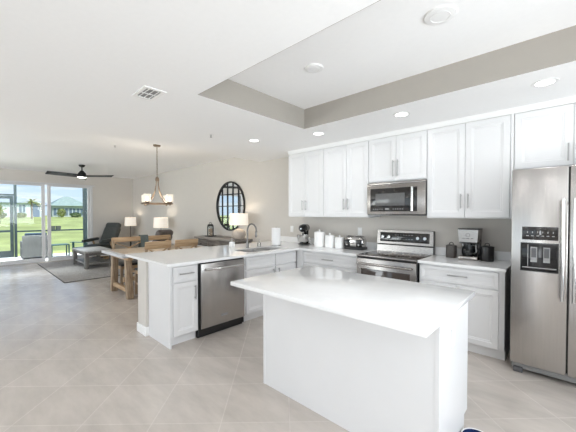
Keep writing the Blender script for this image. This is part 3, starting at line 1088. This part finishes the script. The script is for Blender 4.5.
# more fittings of this kind, added unseen behind the viewer to brighten the room
for x, y, z in ((1.1, -3.1, 2.5), (2.1, -3.1, 2.5), (.2, -4.6, 2.5), (-1.4, -5.2, 2.5), (1.6, -5.4, 2.5), (-.4, -7.2, 2.5), (1.6, -7.6, 2.5),
                (-4.3, -5.6, 2.7), (-6.8, -5.6, 2.7), (-4.3, -8.2, 2.7), (-6.8, -8.2, 2.7)):
    t = thing('recessed_light', (x, y, z), 'added lit recessed ceiling light behind the viewer', 'ceiling light', 'added recessed lights behind the viewer')
    MB().lathe([(.062, -.004), (.085, -.004), (.088, 0), (.062, 0), (.062, -.004)], 28).build('trim_ring', TRIM, t)
    MB().lathe([(0, -.0035), (.063, -.0035), (.063, -.0005), (0, -.0005)], 28).build('lens', LENS, t)
    downlight(x, y, z - .006)


def vent(loc, sx, sy, label, rotz=0):
    t = thing('ceiling_vent', loc, label, 'vent', rotz=rotz)
    f = MB()
    w = .03
    f.box(-sx / 2, sx / 2, -sy / 2, -sy / 2 + w, -.008, 0)
    f.box(-sx / 2, sx / 2, sy / 2 - w, sy / 2, -.008, 0)
    f.box(-sx / 2, -sx / 2 + w, -sy / 2 + w, sy / 2 - w, -.008, 0)
    f.box(sx / 2 - w, sx / 2, -sy / 2 + w, sy / 2 - w, -.008, 0)
    f.build('frame', TRIM, t, smooth=False)
    B(-sx / 2 + w, sx / 2 - w, -sy / 2 + w, sy / 2 - w, -.0012, -.0002).build('backing', MIDG, t, smooth=False)
    n = int((sy - 2 * w) / .034)
    for k in range(n):
        y = -sy / 2 + w + (k + .5) * (sy - 2 * w) / n
        MB().cbox((0, y, -.006), (sx - 2 * w, .022, .002), 0, 2, (R(28), 0, 0)).build('slat', TRIM, t, smooth=False)
    B(-.006, .006, -sy / 2 + w, sy / 2 - w, -.0085, -.004).build('mullion', TRIM, t, smooth=False)


vent((-.71, -3.005, 2.5), .29, .185, 'white slatted ceiling vent left of the tray')
vent((.88, -2.62, ZT), .30, .18, 'white slatted vent inside the tray at the top edge')
for x, y, r, lb in ((.326, -1.974, .085, 'white round smoke detector at the left of the tray ceiling'), (1.376, -1.974, .10, 'white round ceiling speaker at the right of the tray ceiling')):
    t = thing('ceiling_disc', (x, y, ZT), lb, 'ceiling fitting')
    MB().lathe([(0, -.014), (r * .75, -.014), (r * .95, -.010), (r, 0), (0, 0)], 32).build('cover', TRIM, t)
    MB().lathe([(r * .55, -.0165), (r * .62, -.0165), (r * .62, -.013), (r * .55, -.013), (r * .55, -.0165)], 32).build('ring', TRIM, t)
for x, y, z, lb in ((-1.503, -1.869, 2.5, 'small sprinkler head on the soffit near the tray'), (-4.082, -2.244, 2.7, 'small sprinkler head on the living room ceiling')):
    t = thing('sprinkler_head', (x, y, z), lb, 'sprinkler')
    MB().lathe([(0, -.004), (.03, -.004), (.034, 0), (0, 0)], 20).build('escutcheon', TRIM, t)
    m_ = MB().cyl((0, 0, -.035), .006, .032, 10)
    m_.cyl((0, 0, -.04), .014, .004, 14)
    m_.build('deflector', NICKEL, t)

# ------------------------------------------------------------------ dining area
# chandelier
ch = thing('chandelier', (-3.52, -1.72, 2.70), 'bronze ring chandelier with glass shades over the dining table', 'chandelier')
MB().lathe([(0, -.03), (.055, -.03), (.065, -.01), (.065, 0), (0, 0)], 24).build('canopy', BRONZE, ch)
z = -.03
k = 0
while z > -.585:
    lk = MB()
    pts = [(.009 * math.cos(a) if k % 2 else 0, 0 if k % 2 else .009 * math.cos(a), z - .022 + .022 * math.sin(a)) for a in [2 * math.pi * i / 10 for i in range(10)]]
    lk.tube(pts, .0032, 6, closed=True)
    lk.build('chain_link', BRONZE, ch)
    z -= .036
    k += 1
MB().lathe([(0, -.66), (.03, -.66), (.036, -.645), (.03, -.60), (.015, -.585), (0, -.58)], 16).build('hub', BRONZE, ch)
RR, RZ = .265, -1.075
ringm = MB()
ringm.tube([(RR * math.cos(2 * math.pi * i / 40), RR * math.sin(2 * math.pi * i / 40), RZ) for i in range(40)], .013, 8, closed=True)
ringm.build('ring', BRONZE, ch)
for k in range(4):
    a = R(43.08 + 166 + 90 * k)
    ca_, sa_ = math.cos(a), math.sin(a)
    P = lambda r, zz: (r * ca_, r * sa_, zz)
    MB().tube([P(.02, -.64), P(.028, -.74), P(.05, -.84), P(.10, -.94), P(.18, -1.03), P(RR - .01, RZ)], .008, 8).build('arm', BRONZE, ch)
    cup = MB().lathe([(0, RZ - .03), (.012, RZ - .035), (.018, RZ - .02), (.014, RZ), (.04, RZ + .02), (.045, RZ + .03), (0, RZ + .03)], 18, P(RR, 0)).build('cup', BRONZE, ch)
    MB().lathe([(.052, RZ + .03), (.058, RZ + .035), (.058, RZ + .165), (.055, RZ + .165), (.055, RZ + .036), (.052, RZ + .03)], 22, P(RR, 0)).build('glass_shade', SCREEN, cup)
    MB().lathe([(0, RZ + .03), (.015, RZ + .035), (.026, RZ + .08), (.016, RZ + .115), (0, RZ + .125)], 14, P(RR, 0)).build('bulb', BULB, cup)
l = bpy.data.lights.new('chandelier_light', 'POINT')
l.energy = 14
l.color = (1, .9, .76)
l.shadow_soft_size = .2
lo = bpy.data.objects.new('chandelier_light', l)
col.objects.link(lo)
lo.location = (-3.52, -1.72, 1.74)

# table
tb = thing('dining_table', (-3.80, -1.55, 0), 'rustic light wood trestle dining table behind the peninsula', 'dining table')
TX, TYH = .55, .86
B(-TX, TX, -TYH + .10, TYH - .10, .715, .76, .004).build('table_top', TABLE, tb)
B(-TX, TX, -TYH, -TYH + .098, .713, .76, .004).build('breadboard_end', TABLEG, tb)
B(-TX, TX, TYH - .098, TYH, .713, .76, .004).build('breadboard_end', TABLEG, tb)
for s in (-1, 1):
    y = s * .70
    for q in (-1, 1):
        MB().bar((q * .40, y, 0), (q * .33, y, .66), .095, .10, .006, (0, 1, 0)).build('leg', OAKV, tb)
    B(-.46, .46, y - .045, y + .045, .655, .713, .005).build('top_beam', OAK, tb)
    B(-.345, .345, y - .03, y + .03, .10, .17, .005).build('cross_rail', OAK, tb)
B(-.03, .03, -.67, .67, .22, .30, .004).build('stretcher', OAK, tb)


def dining_chair(loc, rotz, label):
    t = thing('dining_chair', loc, label, 'chair', 'wooden cross-back dining chairs', rotz)
    w, d = .215, .21
    sm = MB()
    sm.box(-w, w, -d, d, .435, .475, .014, 3)
    sm.build('seat', BLACKM, t)
    sf = MB()
    sf.box(-w + .01, w - .01, -d + .01, -d + .03, .375, .435)
    sf.box(-w + .01, w - .01, d - .03, d - .01, .375, .435)
    sf.box(-w + .01, -w + .03, -d + .03, d - .03, .375, .435)
    sf.box(w - .03, w - .01, -d + .03, d - .03, .375, .435)
    sf.build('seat_frame', OAK, t, smooth=False)
    for s in (-1, 1):
        MB().bar((s * (w - .02), -d + .02, 0), (s * (w - .02), -d + .02, .435), .04, .04, .003).build('leg', OAKV, t)
        MB().bar((s * (w - .02), d + .045, 0), (s * (w - .02), d - .0, .435), .04, .04, .003, (0, 1, 0)).build('leg', OAKV, t)
        MB().bar((s * (w - .02), d - .0, .475), (s * (w - .02), d + .075, .93), .036, .032, .003, (0, 1, 0)).build('back_post', OAKV, t)
        MB().bar((s * (w - .02), -d + .03, .2), (s * (w - .02), d + .02, .2), .02, .03, .002).build('stretcher', OAK, t)
    MB().cbox((0, d + .074, .905), (2 * w + .02, .03, .125), .006, 2, (R(-9), 0, 0)).build('top_rail', OAK, t)
    MB().cbox((0, d + .022, .60), (2 * w - .055, .024, .04), .004, 2, (R(-9), 0, 0)).build('lower_rail', OAK, t)
    for s in (-1, 1):
        MB().bar((-s * (w - .04), d + .027, .625), (s * (w - .04), d + .062, .85), .018 if s > 0 else .016, .034, .002, (0, 1, 0)).build('cross_brace', OAK, t)
    return t


bn = thing('dining_bench', (-4.40, -1.53, 0), 'long wooden cross-back bench on the window side of the dining table', 'bench', None, R(90))
w, d = .60, .21
B(-w, w, -d, d, .435, .475, .014, 3).build('seat', BLACKM, bn)
B(-w + .01, w - .01, -d + .01, d - .01, .375, .434).build('seat_frame', OAK, bn, smooth=False)
for s_ in (-1, 0, 1):
    x = s_ * (w - .02)
    if s_:
        MB().bar((x, -d + .02, 0), (x, -d + .02, .435), .045, .045, .003).build('leg', OAKV, bn)
        MB().bar((x, d + .045, 0), (x, d, .435), .045, .045, .003, (0, 1, 0)).build('leg', OAKV, bn)
    MB().bar((x, d, .475), (x, d + .071, .905), .04, .034, .003, (0, 1, 0)).build('back_post', OAKV, bn)
MB().cbox((0, d + .075, .91), (2 * w + .02, .032, .10), .006, 2, (R(-9), 0, 0)).build('top_rail', OAK, bn)
MB().cbox((0, d + .022, .60), (2 * w - .055, .026, .05), .004, 2, (R(-9), 0, 0)).build('lower_rail', OAK, bn)
for c in (-.29, .29):
    for s_ in (-1, 1):
        MB().bar((c - s_ * .26, d + .027, .625), (c + s_ * .26, d + .064, .85), .020 if s_ > 0 else .016, .042, .002, (0, 1, 0)).build('cross_brace', OAK, bn)
# throw folded over the bench back
tm = MB()
prof = [(.370, .70), (.338, .995), (.318, 1.008), (.262, 1.012), (.228, .975), (.20, .74), (.21, .74), (.236, .970), (.264, 1.002), (.312, .998), (.328, .985), (.360, .70)]
tm.prism([(a_, b_ - .022) for a_, b_ in prof], -.07, .09, 'X')
tw_ = tm.build('throw_blanket', THROW, None)
tw_.location = (-4.40, -1.53, 0)
tw_.rotation_euler = (0, 0, R(90))
tag(tw_, 'grey-green throw draped over the back of the dining bench', 'blanket')
dining_chair((-3.43, -1.87, 0), R(-90), 'cross-back chair at the peninsula side of the table, left one of two')
dining_chair((-3.43, -1.345, 0), R(-90), 'cross-back chair at the peninsula side of the table, nearer the mirror')

# sideboard
sb = thing('sideboard', (-4.45, 0, 0), 'grey-brown weathered wood sideboard under the round mirror', 'sideboard')
SW = 1.60
B(.04, SW - .04, -.42, -.02, .10, .87).build('body', SIDEB, sb, smooth=False)
B(0, SW, -.46, -.005, .87, .915, .006).build('top', SIDET, sb)
for x in (.05, SW - .11):
    for y in (-.41, -.09):
        B(x, x + .06, y, y + .06, 0, .10).build('foot', SIDEB, sb, smooth=False)
n = 3
for k in range(n):
    x0 = .06 + k * (SW - .12) / n
    x1 = x0 + (SW - .12) / n - .012
    d = panel_door(x0, x1, .66, .85, -.44, rail=.02).build('drawer', SIDEB, sb, smooth=False)
    MB().ball(((x0 + x1) / 2, -.455, .755), (.014, .014, .014), 12, 8).build('knob', IRON, d)
    d = panel_door(x0, x1, .12, .645, -.44, rail=.05).build('door', SIDEB, sb, smooth=False)
    MB().ball((x1 - .03, -.455, .42), (.014, .014, .014), 12, 8).build('knob', IRON, d)

# mirror
mr = thing('round_mirror', (-3.625, -.004, 1.615), 'large round black-framed mirror with window grid above the sideboard', 'mirror')
MX = Matrix.Rotation(R(90), 4, 'X')
mr.scale = (.95, 1, 1)
RM = .56
MB().lathe([(RM - .03, 0), (RM, 0), (RM, .035), (RM - .03, .035), (RM - .03, 0)], 72, (0, 0, 0), MX).build('frame', IRON, mr)
MB().lathe([(0, .004), (RM - .025, .004), (RM - .025, .008), (0, .008)], 72, (0, 0, 0), MX).build('glass', MIRROR, mr)
for k in (-1.5, -.5, .5, 1.5):
    x = k * .215
    hgt = math.sqrt((RM - .015) ** 2 - x * x)
    B(x - .008, x + .008, -.026, -.009, -hgt, hgt).build('grid_bar', IRON, mr, smooth=False)
for k in (-1, 0, 1):
    zz = k * .265
    hw = math.sqrt((RM - .015) ** 2 - zz * zz)
    B(-hw, hw, -.024, -.009, zz - .008, zz + .008).build('grid_bar', IRON, mr, smooth=False)


# lamps
def table_lamp(loc, label, kind, sr=.20, sh=.27, zb=.28, power=5):
    t = thing('table_lamp', loc, label, 'lamp', 'lit table lamps with drum shades')
    MB().lathe([(sr * .94, zb), (sr, zb), (sr * .94, zb + sh), (sr * .90, zb + sh), (sr * .94, zb)], 36).build('lamp_shade', SHADE, t)
    if kind == 'jar':
        MB().lathe([(0, 0), (.075, 0), (.11, .02), (.14, .08), (.145, .13), (.12, .18), (.07, .205), (.03, .215), (0, .215)], 28).build('base', BAMBOO, t)
    else:
        MB().lathe([(0, 0), (.09, 0), (.09, .012), (.03, .025), (.022, .05), (.03, .09), (.016, .13), (0, .13)], 24).build('base', IRON, t)
    MB().tube([(0, 0, .12), (0, 0, zb + sh + .015)], .008, 10).build('stem', IRON if kind != 'jar' else NICKEL, t)
    MB().ball((0, 0, zb + sh * .45), (.03, .03, .045), 14, 10).build('bulb', BULB, t)
    l = bpy.data.lights.new('lamp_light', 'POINT')
    l.energy = power
    l.color = (1, .88, .72)
    l.shadow_soft_size = .05
    lo = bpy.data.objects.new('lamp_light', l)
    col.objects.link(lo)
    lo.location = (loc[0], loc[1], loc[2] + zb + sh * .85)
    return t


table_lamp((-2.94, -.30, .915), 'beige jar table lamp with lit white drum shade on the sideboard', 'jar', .195, .24, .295, 2.2)

# lantern
ln = thing('candle_lantern', (-4.09, -.24, .915), 'small black and glass candle lantern on the left of the sideboard', 'lantern')
B(-.10, .10, -.10, .10, 0, .02, .004).build('base', IRON, ln)
MB().lathe([(0, .24), (.07, .24), (.072, .25), (.06, .275), (.05, .285), (0, .285)], 22).build('top', IRON, ln)
for s in (-1, 1):
    for q in (-1, 1):
        MB().tube([(s * .05, q * .05, .02), (s * .05, q * .05, .245)], .005, 8).build('post', IRON, ln)
MB().lathe([(.05, .02), (.066, .03), (.066, .22), (.055, .238), (.052, .238), (.062, .22), (.062, .03)], 24).build('glass', CLEAR, ln)
MB().cyl((0, 0, .02), .05, .16, 20).build('candle', AMBER, ln)
MB().tube([(-.05, 0, .28), (-.045, 0, .315), (0, 0, .325), (.045, 0, .315), (.05, 0, .28)], .006, 8).build('handle', IRON, ln)

# ------------------------------------------------------------------ living area
rug = B(-9.15, -5.63, -2.74, -.75, .0005, .012).build('area_rug', RUG, None)
tag(rug, 'large grey area rug under the coffee table', 'rug')
e = MB()
e.box(-9.16, -5.62, -2.752, -2.738, .0005, .014)
e.box(-5.632, -5.618, -2.75, -.74, .0005, .014)
e.build('binding', RUGE, rug, smooth=False)

cto = thing('coffee_table', (-7.70, -1.72, .0125), 'grey wood coffee table with lower shelf on the rug', 'coffee table')
CXH, CYH = .66, .35
B(-CXH, CXH, -CYH, CYH, .40, .45, .005).build('table_top', DRIFT, cto)
for s in (-1, 1):
    for q in (-1, 1):
        B(s * (CXH - .06) - .045, s * (CXH - .06) + .045, q * (CYH - .06) - .045, q * (CYH - .06) + .045, 0, .40, .004).build('leg', GREYWV, cto)
ap = MB()
for q in (-1, 1):
    ap.box(-CXH + .10, CXH - .10, q * (CYH - .06) - .012, q * (CYH - .06) + .012, .33, .40)
    ap.box(q * (CXH - .06) - .012, q * (CXH - .06) + .012, -CYH + .10, CYH - .10, .33, .40)
ap.build('apron', GREYW, cto, smooth=False)
B(-CXH + .05, CXH - .05, -CYH + .05, CYH - .05, .10, .135, .003).build('lower_shelf', DRIFT, cto)


def recliner(loc, rotz, label, m):
    """local front = -Y"""
    t = thing('recliner', loc, label, 'armchair', 'leather recliners by the sliding door', rotz)
    MB().lathe([(.26, 0), (.33, 0), (.34, .02), (.33, .04), (.26, .04), (.25, .02), (.26, 0)], 36).build('base_ring', OAK, t)
    sp = MB()
    sp.bar((-.28, 0, .03), (.28, 0, .03), .05, .035, .004)
    sp.lathe([(0, .02), (.045, .02), (.035, .24), (0, .24)], 18)
    sp.build('pedestal', IRON, t)
    MB().box(-.30, .30, -.32, .28, .24, .46, .07, 5).build('seat_cushion', m, t)
    bk_ = MB().cbox((0, .42, .68), (.60, .19, .66), .07, 5, (R(-24), 0, 0)).build('backrest', m, t)
    MB().cbox((0, .555, 1.02), (.56, .20, .22), .085, 5, (R(-20), 0, 0)).build('headrest', m, t)
    for s in (-1, 1):
        ar = MB().cbox((s * .37, .02, .585), (.13, .56, .10), .045, 4, (R(6), 0, 0)).build('armrest', m, t)
        MB().bar((s * .37, .20, .30), (s * .37, .10, .56), .045, .05, .01).build('arm_support', OAK, ar)
    return t


recliner((-8.95, -1.25, .014), R(25), 'dark grey leather recliner with headrest left of the first lamp', LEATH)
r2 = recliner((-5.86, -1.03, .014), R(-58), 'dark brown leather recliner behind the dining chairs', LEATHB)
r2.scale = (1, 1, .91)
def side_table(loc, label):
    t = thing('side_table', loc, label, 'side table', 'round side tables under the lamps')
    MB().lathe([(0, .53), (.22, .53), (.225, .54), (.22, .555), (0, .555)], 30).build('table_top', GREYW, t)
    MB().lathe([(0, 0), (.16, 0), (.16, .015), (.03, .03), (.025, .53), (0, .53)], 24).build('pedestal', IRON, t)


side_table((-8.84, -.33, 0), 'round side table in the far corner under the slim black lamp')
side_table((-6.50, -.33, 0), 'round side table behind the brown recliner under the second lamp')
table_lamp((-8.84, -.33, .555), 'lit lamp with slim black base in the far corner beside the grey recliner', 'slim', .18, .29, .48, 2.5)
table_lamp((-6.50, -.33, .555), 'lit drum-shade lamp standing behind the brown recliner', 'slim', .20, .29, .49, 2.5)

# ceiling fan
fn = thing('ceiling_fan', (-7.19, -2.07, 2.70), 'black three-blade ceiling fan with light in the living area', 'ceiling fan')
MB().lathe([(0, -.06), (.03, -.06), (.06, -.04), (.075, 0), (0, 0)], 24).build('canopy', IRON, fn)
MB().tube([(0, 0, -.05), (0, 0, -.16)], .014, 12).build('downrod', IRON, fn)
MB().lathe([(0, -.15), (.035, -.15), (.06, -.18), (.085, -.21), (.095, -.26), (.12, -.285), (.12, -.31), (0, -.31)], 28).build('motor_housing', IRON, fn)
MB().lathe([(0, -.345), (.06, -.342), (.10, -.328), (.11, -.31), (0, -.31)], 28).build('light_lens', FANL, fn)
for k in range(3):
    a = R(YAW - 1.5 + 3 + 120 * k)
    bl = MB()
    n = 8
    bm = bl.bm
    top = []
    for i in range(n + 1):
        r = .08 + (.78 - .08) * i / n
        w = .05 + .035 * math.sin(math.pi * min(1, i / n * .9 + .1))
        row = []
        for s in (-1, 1):
            for dz in (-.008, .008):
                row.append(bm.verts.new((r * math.cos(a) - s * w * math.sin(a), r * math.sin(a) + s * w * math.cos(a), -.285 + s * .026 + dz)))
        top.append(row)
    for A, C in zip(top, top[1:]):
        for i, j in ((0, 1), (1, 3), (3, 2), (2, 0)):
            bm.faces.new((A[i], A[j], C[j], C[i]))
    bm.faces.new((top[0][0], top[0][1], top[0][3], top[0][2]))
    bm.faces.new((top[-1][0], top[-1][2], top[-1][3], top[-1][1]))
    bl.build('blade', BLACKM, fn, smooth=False)

# ------------------------------------------------------------------ patio and beyond
LX0, LZ0, LX1, LZ1 = -13.0, -.16, -60.0, .95


def lawn_z(x):
    if x > LX0:
        return LZ0
    if x < LX1:
        return LZ1
    return LZ0 + (LZ1 - LZ0) * (x - LX0) / (LX1 - LX0)


struct('patio_floor', B(-12.0, XW - .15, -8, 1.5, -.15, -.05), PAVER, 'pale paved patio floor outside the sliding door', 'patio')
lm = MB()
bm = lm.bm
gx = [-9.7, LX0] + [LX0 + (LX1 - LX0) * i / 8 for i in range(1, 9)] + [-130]
rows = [[bm.verts.new((x, y, lawn_z(x))) for y in (-60, -20, 0, 20, 60, 90)] for x in gx]
for A, C in zip(rows, rows[1:]):
    for k in range(5):
        bm.faces.new((A[k], A[k + 1], C[k + 1], C[k]))
lw = lm.build('lawn', LAWN, None, smooth=False)
tag(lw, 'sunny green lawn between the patio and the houses', 'lawn', None, 'structure')

# screen enclosure
SXp = -11.8
en = thing('patio_enclosure', (SXp, -2.98, -.05), 'dark green metal frame of the patio enclosure with posts and chair rail', 'patio enclosure')
for y, w in ((0, .035), (2.02, .065), (4.1, .035)):
    B(-.05, .05, y - w, y + w, 0, 2.85).build('post', TEAL, en, smooth=False)
B(-.03, .03, .036, 2.004, .86, .91).build('rail', TEAL, en, smooth=False)
B(-.03, .03, 2.076, 4.06, .86, .91).build('rail', TEAL, en, smooth=False)
B(-.05, .05, -3.5, 4.2, 2.85, 2.95).build('top_beam', TEAL, en, smooth=False)
B(-.04, .04, -1.15, -1.08, 0, 2.85).build('post', TEAL, en, smooth=False)
B(-.03, .03, -1.08, -.036, 2.11, 2.16).build('door_header', TEAL, en, smooth=False)
sc = thing('screen_door', (SXp, -3.02, -.05), 'dark green screen door at the left of the patio enclosure', 'screen door')
m_ = MB()
m_.box(-.02, .02, -1.03, -.94, .02, 2.10)
m_.box(-.02, .02, -.10, -.01, .02, 2.10)
m_.box(-.02, .02, -.94, -.10, 2.0, 2.10)
m_.build('stiles', TEAL, sc, smooth=False)
B(-.02, .02, -.94, -.10, .02, .24).build('kick_panel', TEAL, sc, smooth=False)
B(-.02, .02, -.94, -.10, .87, .94).build('middle_rail', TEAL, sc, smooth=False)

# wicker armchair seen from its back
wk = thing('wicker_sofa', (-11.15, -2.55, -.05), 'grey wicker outdoor seat with navy cushion behind the glass', 'outdoor sofa')
B(.27, .33, -.36, .36, .06, .78, .02).build('back', WICK, wk)
B(-.30, .27, -.36, .36, .06, .36, .02).build('seat_base', WICK, wk)
for y in (-.36, .29):
    B(-.30, .27, y, y + .07, .36, .58, .02).build('arm', WICK, wk)
B(-.28, .26, -.285, .285, .365, .47, .03, 3).build('seat_cushion', NAVY, wk)
B(.13, .255, -.285, .285, .47, .86, .04, 3).build('back_cushion', NAVY, wk)
for x in (-.28, .27):
    for y in (-.34, .30):
        B(x, x + .04, y, y + .04, 0, .06).build('foot', DARKG, wk, smooth=False)

ot = thing('patio_table', (-10.98, -1.92, -.05), 'small dark green patio side table beside the green chair', 'patio table')
B(-.22, .22, -.25, .25, .40, .43, .004).build('table_top', GREENP, ot)
for x in (-.19, .19):
    for y in (-.24, .24):
        B(x - .02, x + .02, y - .02, y + .02, 0, .40).build('leg', GREENP, ot, smooth=False)
ac = thing('patio_chair', (-10.72, -1.15, -.05), 'green slatted patio lounge chair outside the glass', 'patio chair', rotz=R(-60))
B(-.27, .27, -.30, .22, .26, .30, .006).build('seat', GREENP, ac)
for k in range(5):
    x = -.22 + k * .11
    MB().bar((x, .20, .28), (x, .46, .78), .095, .02, .004, (0, 1, 0)).build('back_slat', GREENP, ac)
for s in (-1, 1):
    MB().bar((s * .30, -.28, 0), (s * .30, -.28, .48), .06, .04, .004).build('leg', GREENP, ac)
    MB().bar((s * .30, .30, 0), (s * .30, .22, .48), .06, .04, .004).build('leg', GREENP, ac)
    B(s * .32 - .06, s * .32 + .06, -.34, .30, .48, .505, .006).build('armrest', GREENP, ac)


# houses
def hip_roof(m, x0, x1, y0, y1, z0, z1, inset):
    bm = m.bm
    v = [bm.verts.new(p) for p in ((x0, y0, z0), (x1, y0, z0), (x1, y1, z0), (x0, y1, z0))]
    xm = (x0 + x1) / 2
    a, b = bm.verts.new((xm, y0 + inset, z1)), bm.verts.new((xm, y1 - inset, z1))
    bm.faces.new((v[0], v[1], a))
    bm.faces.new((v[2], v[3], b))
    bm.faces.new((v[1], v[2], b, a))
    bm.faces.new((v[3], v[0], a, b))
    bm.faces.new((v[3], v[2], v[1], v[0]))
    return m


h1 = thing('house', (-61, -1.0, .95), 'pale single-storey house across the lawn with low grey roof', 'house')
B(-9, 0, -7, 5.3, 0, 2.25).build('walls', HOUSE1, h1, smooth=False)
hip_roof(MB(), -9.6, .6, -7.6, 5.9, 2.25, 3.7, 4.2).build('roof', ROOF1, h1, smooth=False)
for y in (-4.5, -2.2, 2.5):
    w_ = B(0, .06, y, y + .75, .7, 1.9).build('window', HWIN, h1, smooth=False)
    B(.06, .09, y + .34, y + .41, .7, 1.9).build('mullion', HOUSE1, w_, smooth=False)
B(0, .07, 3.9, 5.0, 0, 2.1).build('door', SHUT, h1, smooth=False)
h2 = thing('house', (-62, 5.4, .85), 'house with tall grey hipped roof across the lawn on the right', 'house')
B(-5, 0, .4, 5.2, 0, 2.0).build('walls', HOUSE2, h2, smooth=False)
hip_roof(MB(), -5.6, .7, -.05, 5.75, 2.0, 3.75, 2.55).build('roof', ROOF2, h2, smooth=False)
for y in (.6, 1.7, 2.8, 3.9):
    w_ = B(0, .06, y, y + .85, .35, 1.55).build('window', HWIN, h2, smooth=False)
    B(.06, .09, y + .38, y + .46, .35, 1.55).build('mullion', HOUSE1, w_, smooth=False)


def leaves(m, c, s, n, size):
    bm = m.bm
    for _ in range(n):
        d = Vector((random.gauss(0, 1), random.gauss(0, 1), random.gauss(0, 1))).normalized()
        r = random.uniform(.55, 1.0)
        p = Vector((c[0] + d.x * s[0] * r, c[1] + d.y * s[1] * r, c[2] + d.z * s[2] * r))
        u = Vector((random.gauss(0, 1), random.gauss(0, 1), random.gauss(0, 1))).normalized()
        w = u.orthogonal().normalized()
        k = size * random.uniform(.6, 1.3)
        vs = [bm.verts.new(p + u * k), bm.verts.new(p + w * k * .5), bm.verts.new(p - u * k), bm.verts.new(p - w * k * .5)]
        bm.faces.new(vs)


def bush(x, y, s, m, label, name='shrub', trunk=0.0, n=320, size=.16):
    z0 = lawn_z(x)
    t = thing(name, (x, y, z0), label, 'tree' if trunk else 'shrub', None)
    f = MB()
    f.ball((0, 0, trunk + s[2]), (s[0] * .72, s[1] * .72, s[2] * .8), 12, 8)
    leaves(f, (0, 0, trunk + s[2]), s, n, size)
    f.build('foliage', m, t, smooth=False)
    MB().tube([(0, 0, 0), (0, 0, trunk + s[2])], [.10, .06], 8).build('trunk' if trunk else 'stem', BARK, t)
    return t


bush(-20, -3.3, (.5, .62, .72), LEAF1, 'yellow-green leafy tree at the left edge beyond the patio', 'garden_tree', .85, 420, .10)
bush(-57, 6.2, (.6, .6, .75), LEAF1, 'pale shrub by the left corner of the grey-roofed house')
bush(-57, 8.1, (.7, .8, .40), LEAF2, 'rounded shrub in front of the grey-roofed house windows')
bush(-57, 10.0, (.9, 1.0, .75), LEAF2, 'largest shrub at the right in front of the grey-roofed house')
bush(-57, -1.0, (.8, .9, .45), LEAF2, 'low shrub at the foot of the pale house')
bush(-57, 1.3, (.8, .7, .35), LEAF1, 'low pale shrub under the pale house windows')
pl = thing('palm_tree', (-52, 2.0, lawn_z(-52)), 'small palm with feathery crown right of the pale house', 'palm tree')
MB().tube([(0, 0, 0), (.05, 0, 1.2), (0, 0, 2.35)], [.12, .10, .09], 10).build('trunk', BARK, pl)
for k in range(16):
    a = 2 * math.pi * k / 16 + random.uniform(-.15, .15)
    el = random.uniform(.1, 1.1)
    L = random.uniform(1.2, 1.6)
    f = MB()
    bm = f.bm
    prev = None
    for i in range(9):
        q = i / 8
        r = L * q * math.cos(el * (1 - .3 * q))
        zz = 2.35 + L * (q * math.sin(el) - .62 * q * q)
        w = .14 * math.sin(math.pi * min(1, q * .85 + .12))
        p = Vector((r * math.cos(a), r * math.sin(a), zz))
        sd_ = Vector((-math.sin(a), math.cos(a), -.35))
        sd2 = Vector((math.sin(a), -math.cos(a), -.35))
        row = (bm.verts.new(p + sd_ * w), bm.verts.new(p), bm.verts.new(p + sd2 * w))
        if prev:
            bm.faces.new((prev[0], prev[1], row[1], row[0]))
            bm.faces.new((prev[1], prev[2], row[2], row[1]))
        prev = row
    f.build('frond', LEAF3, pl, smooth=False)
for y, lb in ((.53, 'dark utility box on the lawn, left of the pair'), (.90, 'dark utility box on the lawn, right of the pair')):
    ub = thing('utility_box', (-28, y, lawn_z(-28) - .01), lb, 'utility box', 'utility boxes on the lawn')
    B(-.15, .15, -.15, .15, 0, .26, .01).build('cabinet', DIRT, ub)
    B(-.165, .165, -.165, .165, .26, .29, .005).build('lid', DIRT, ub)
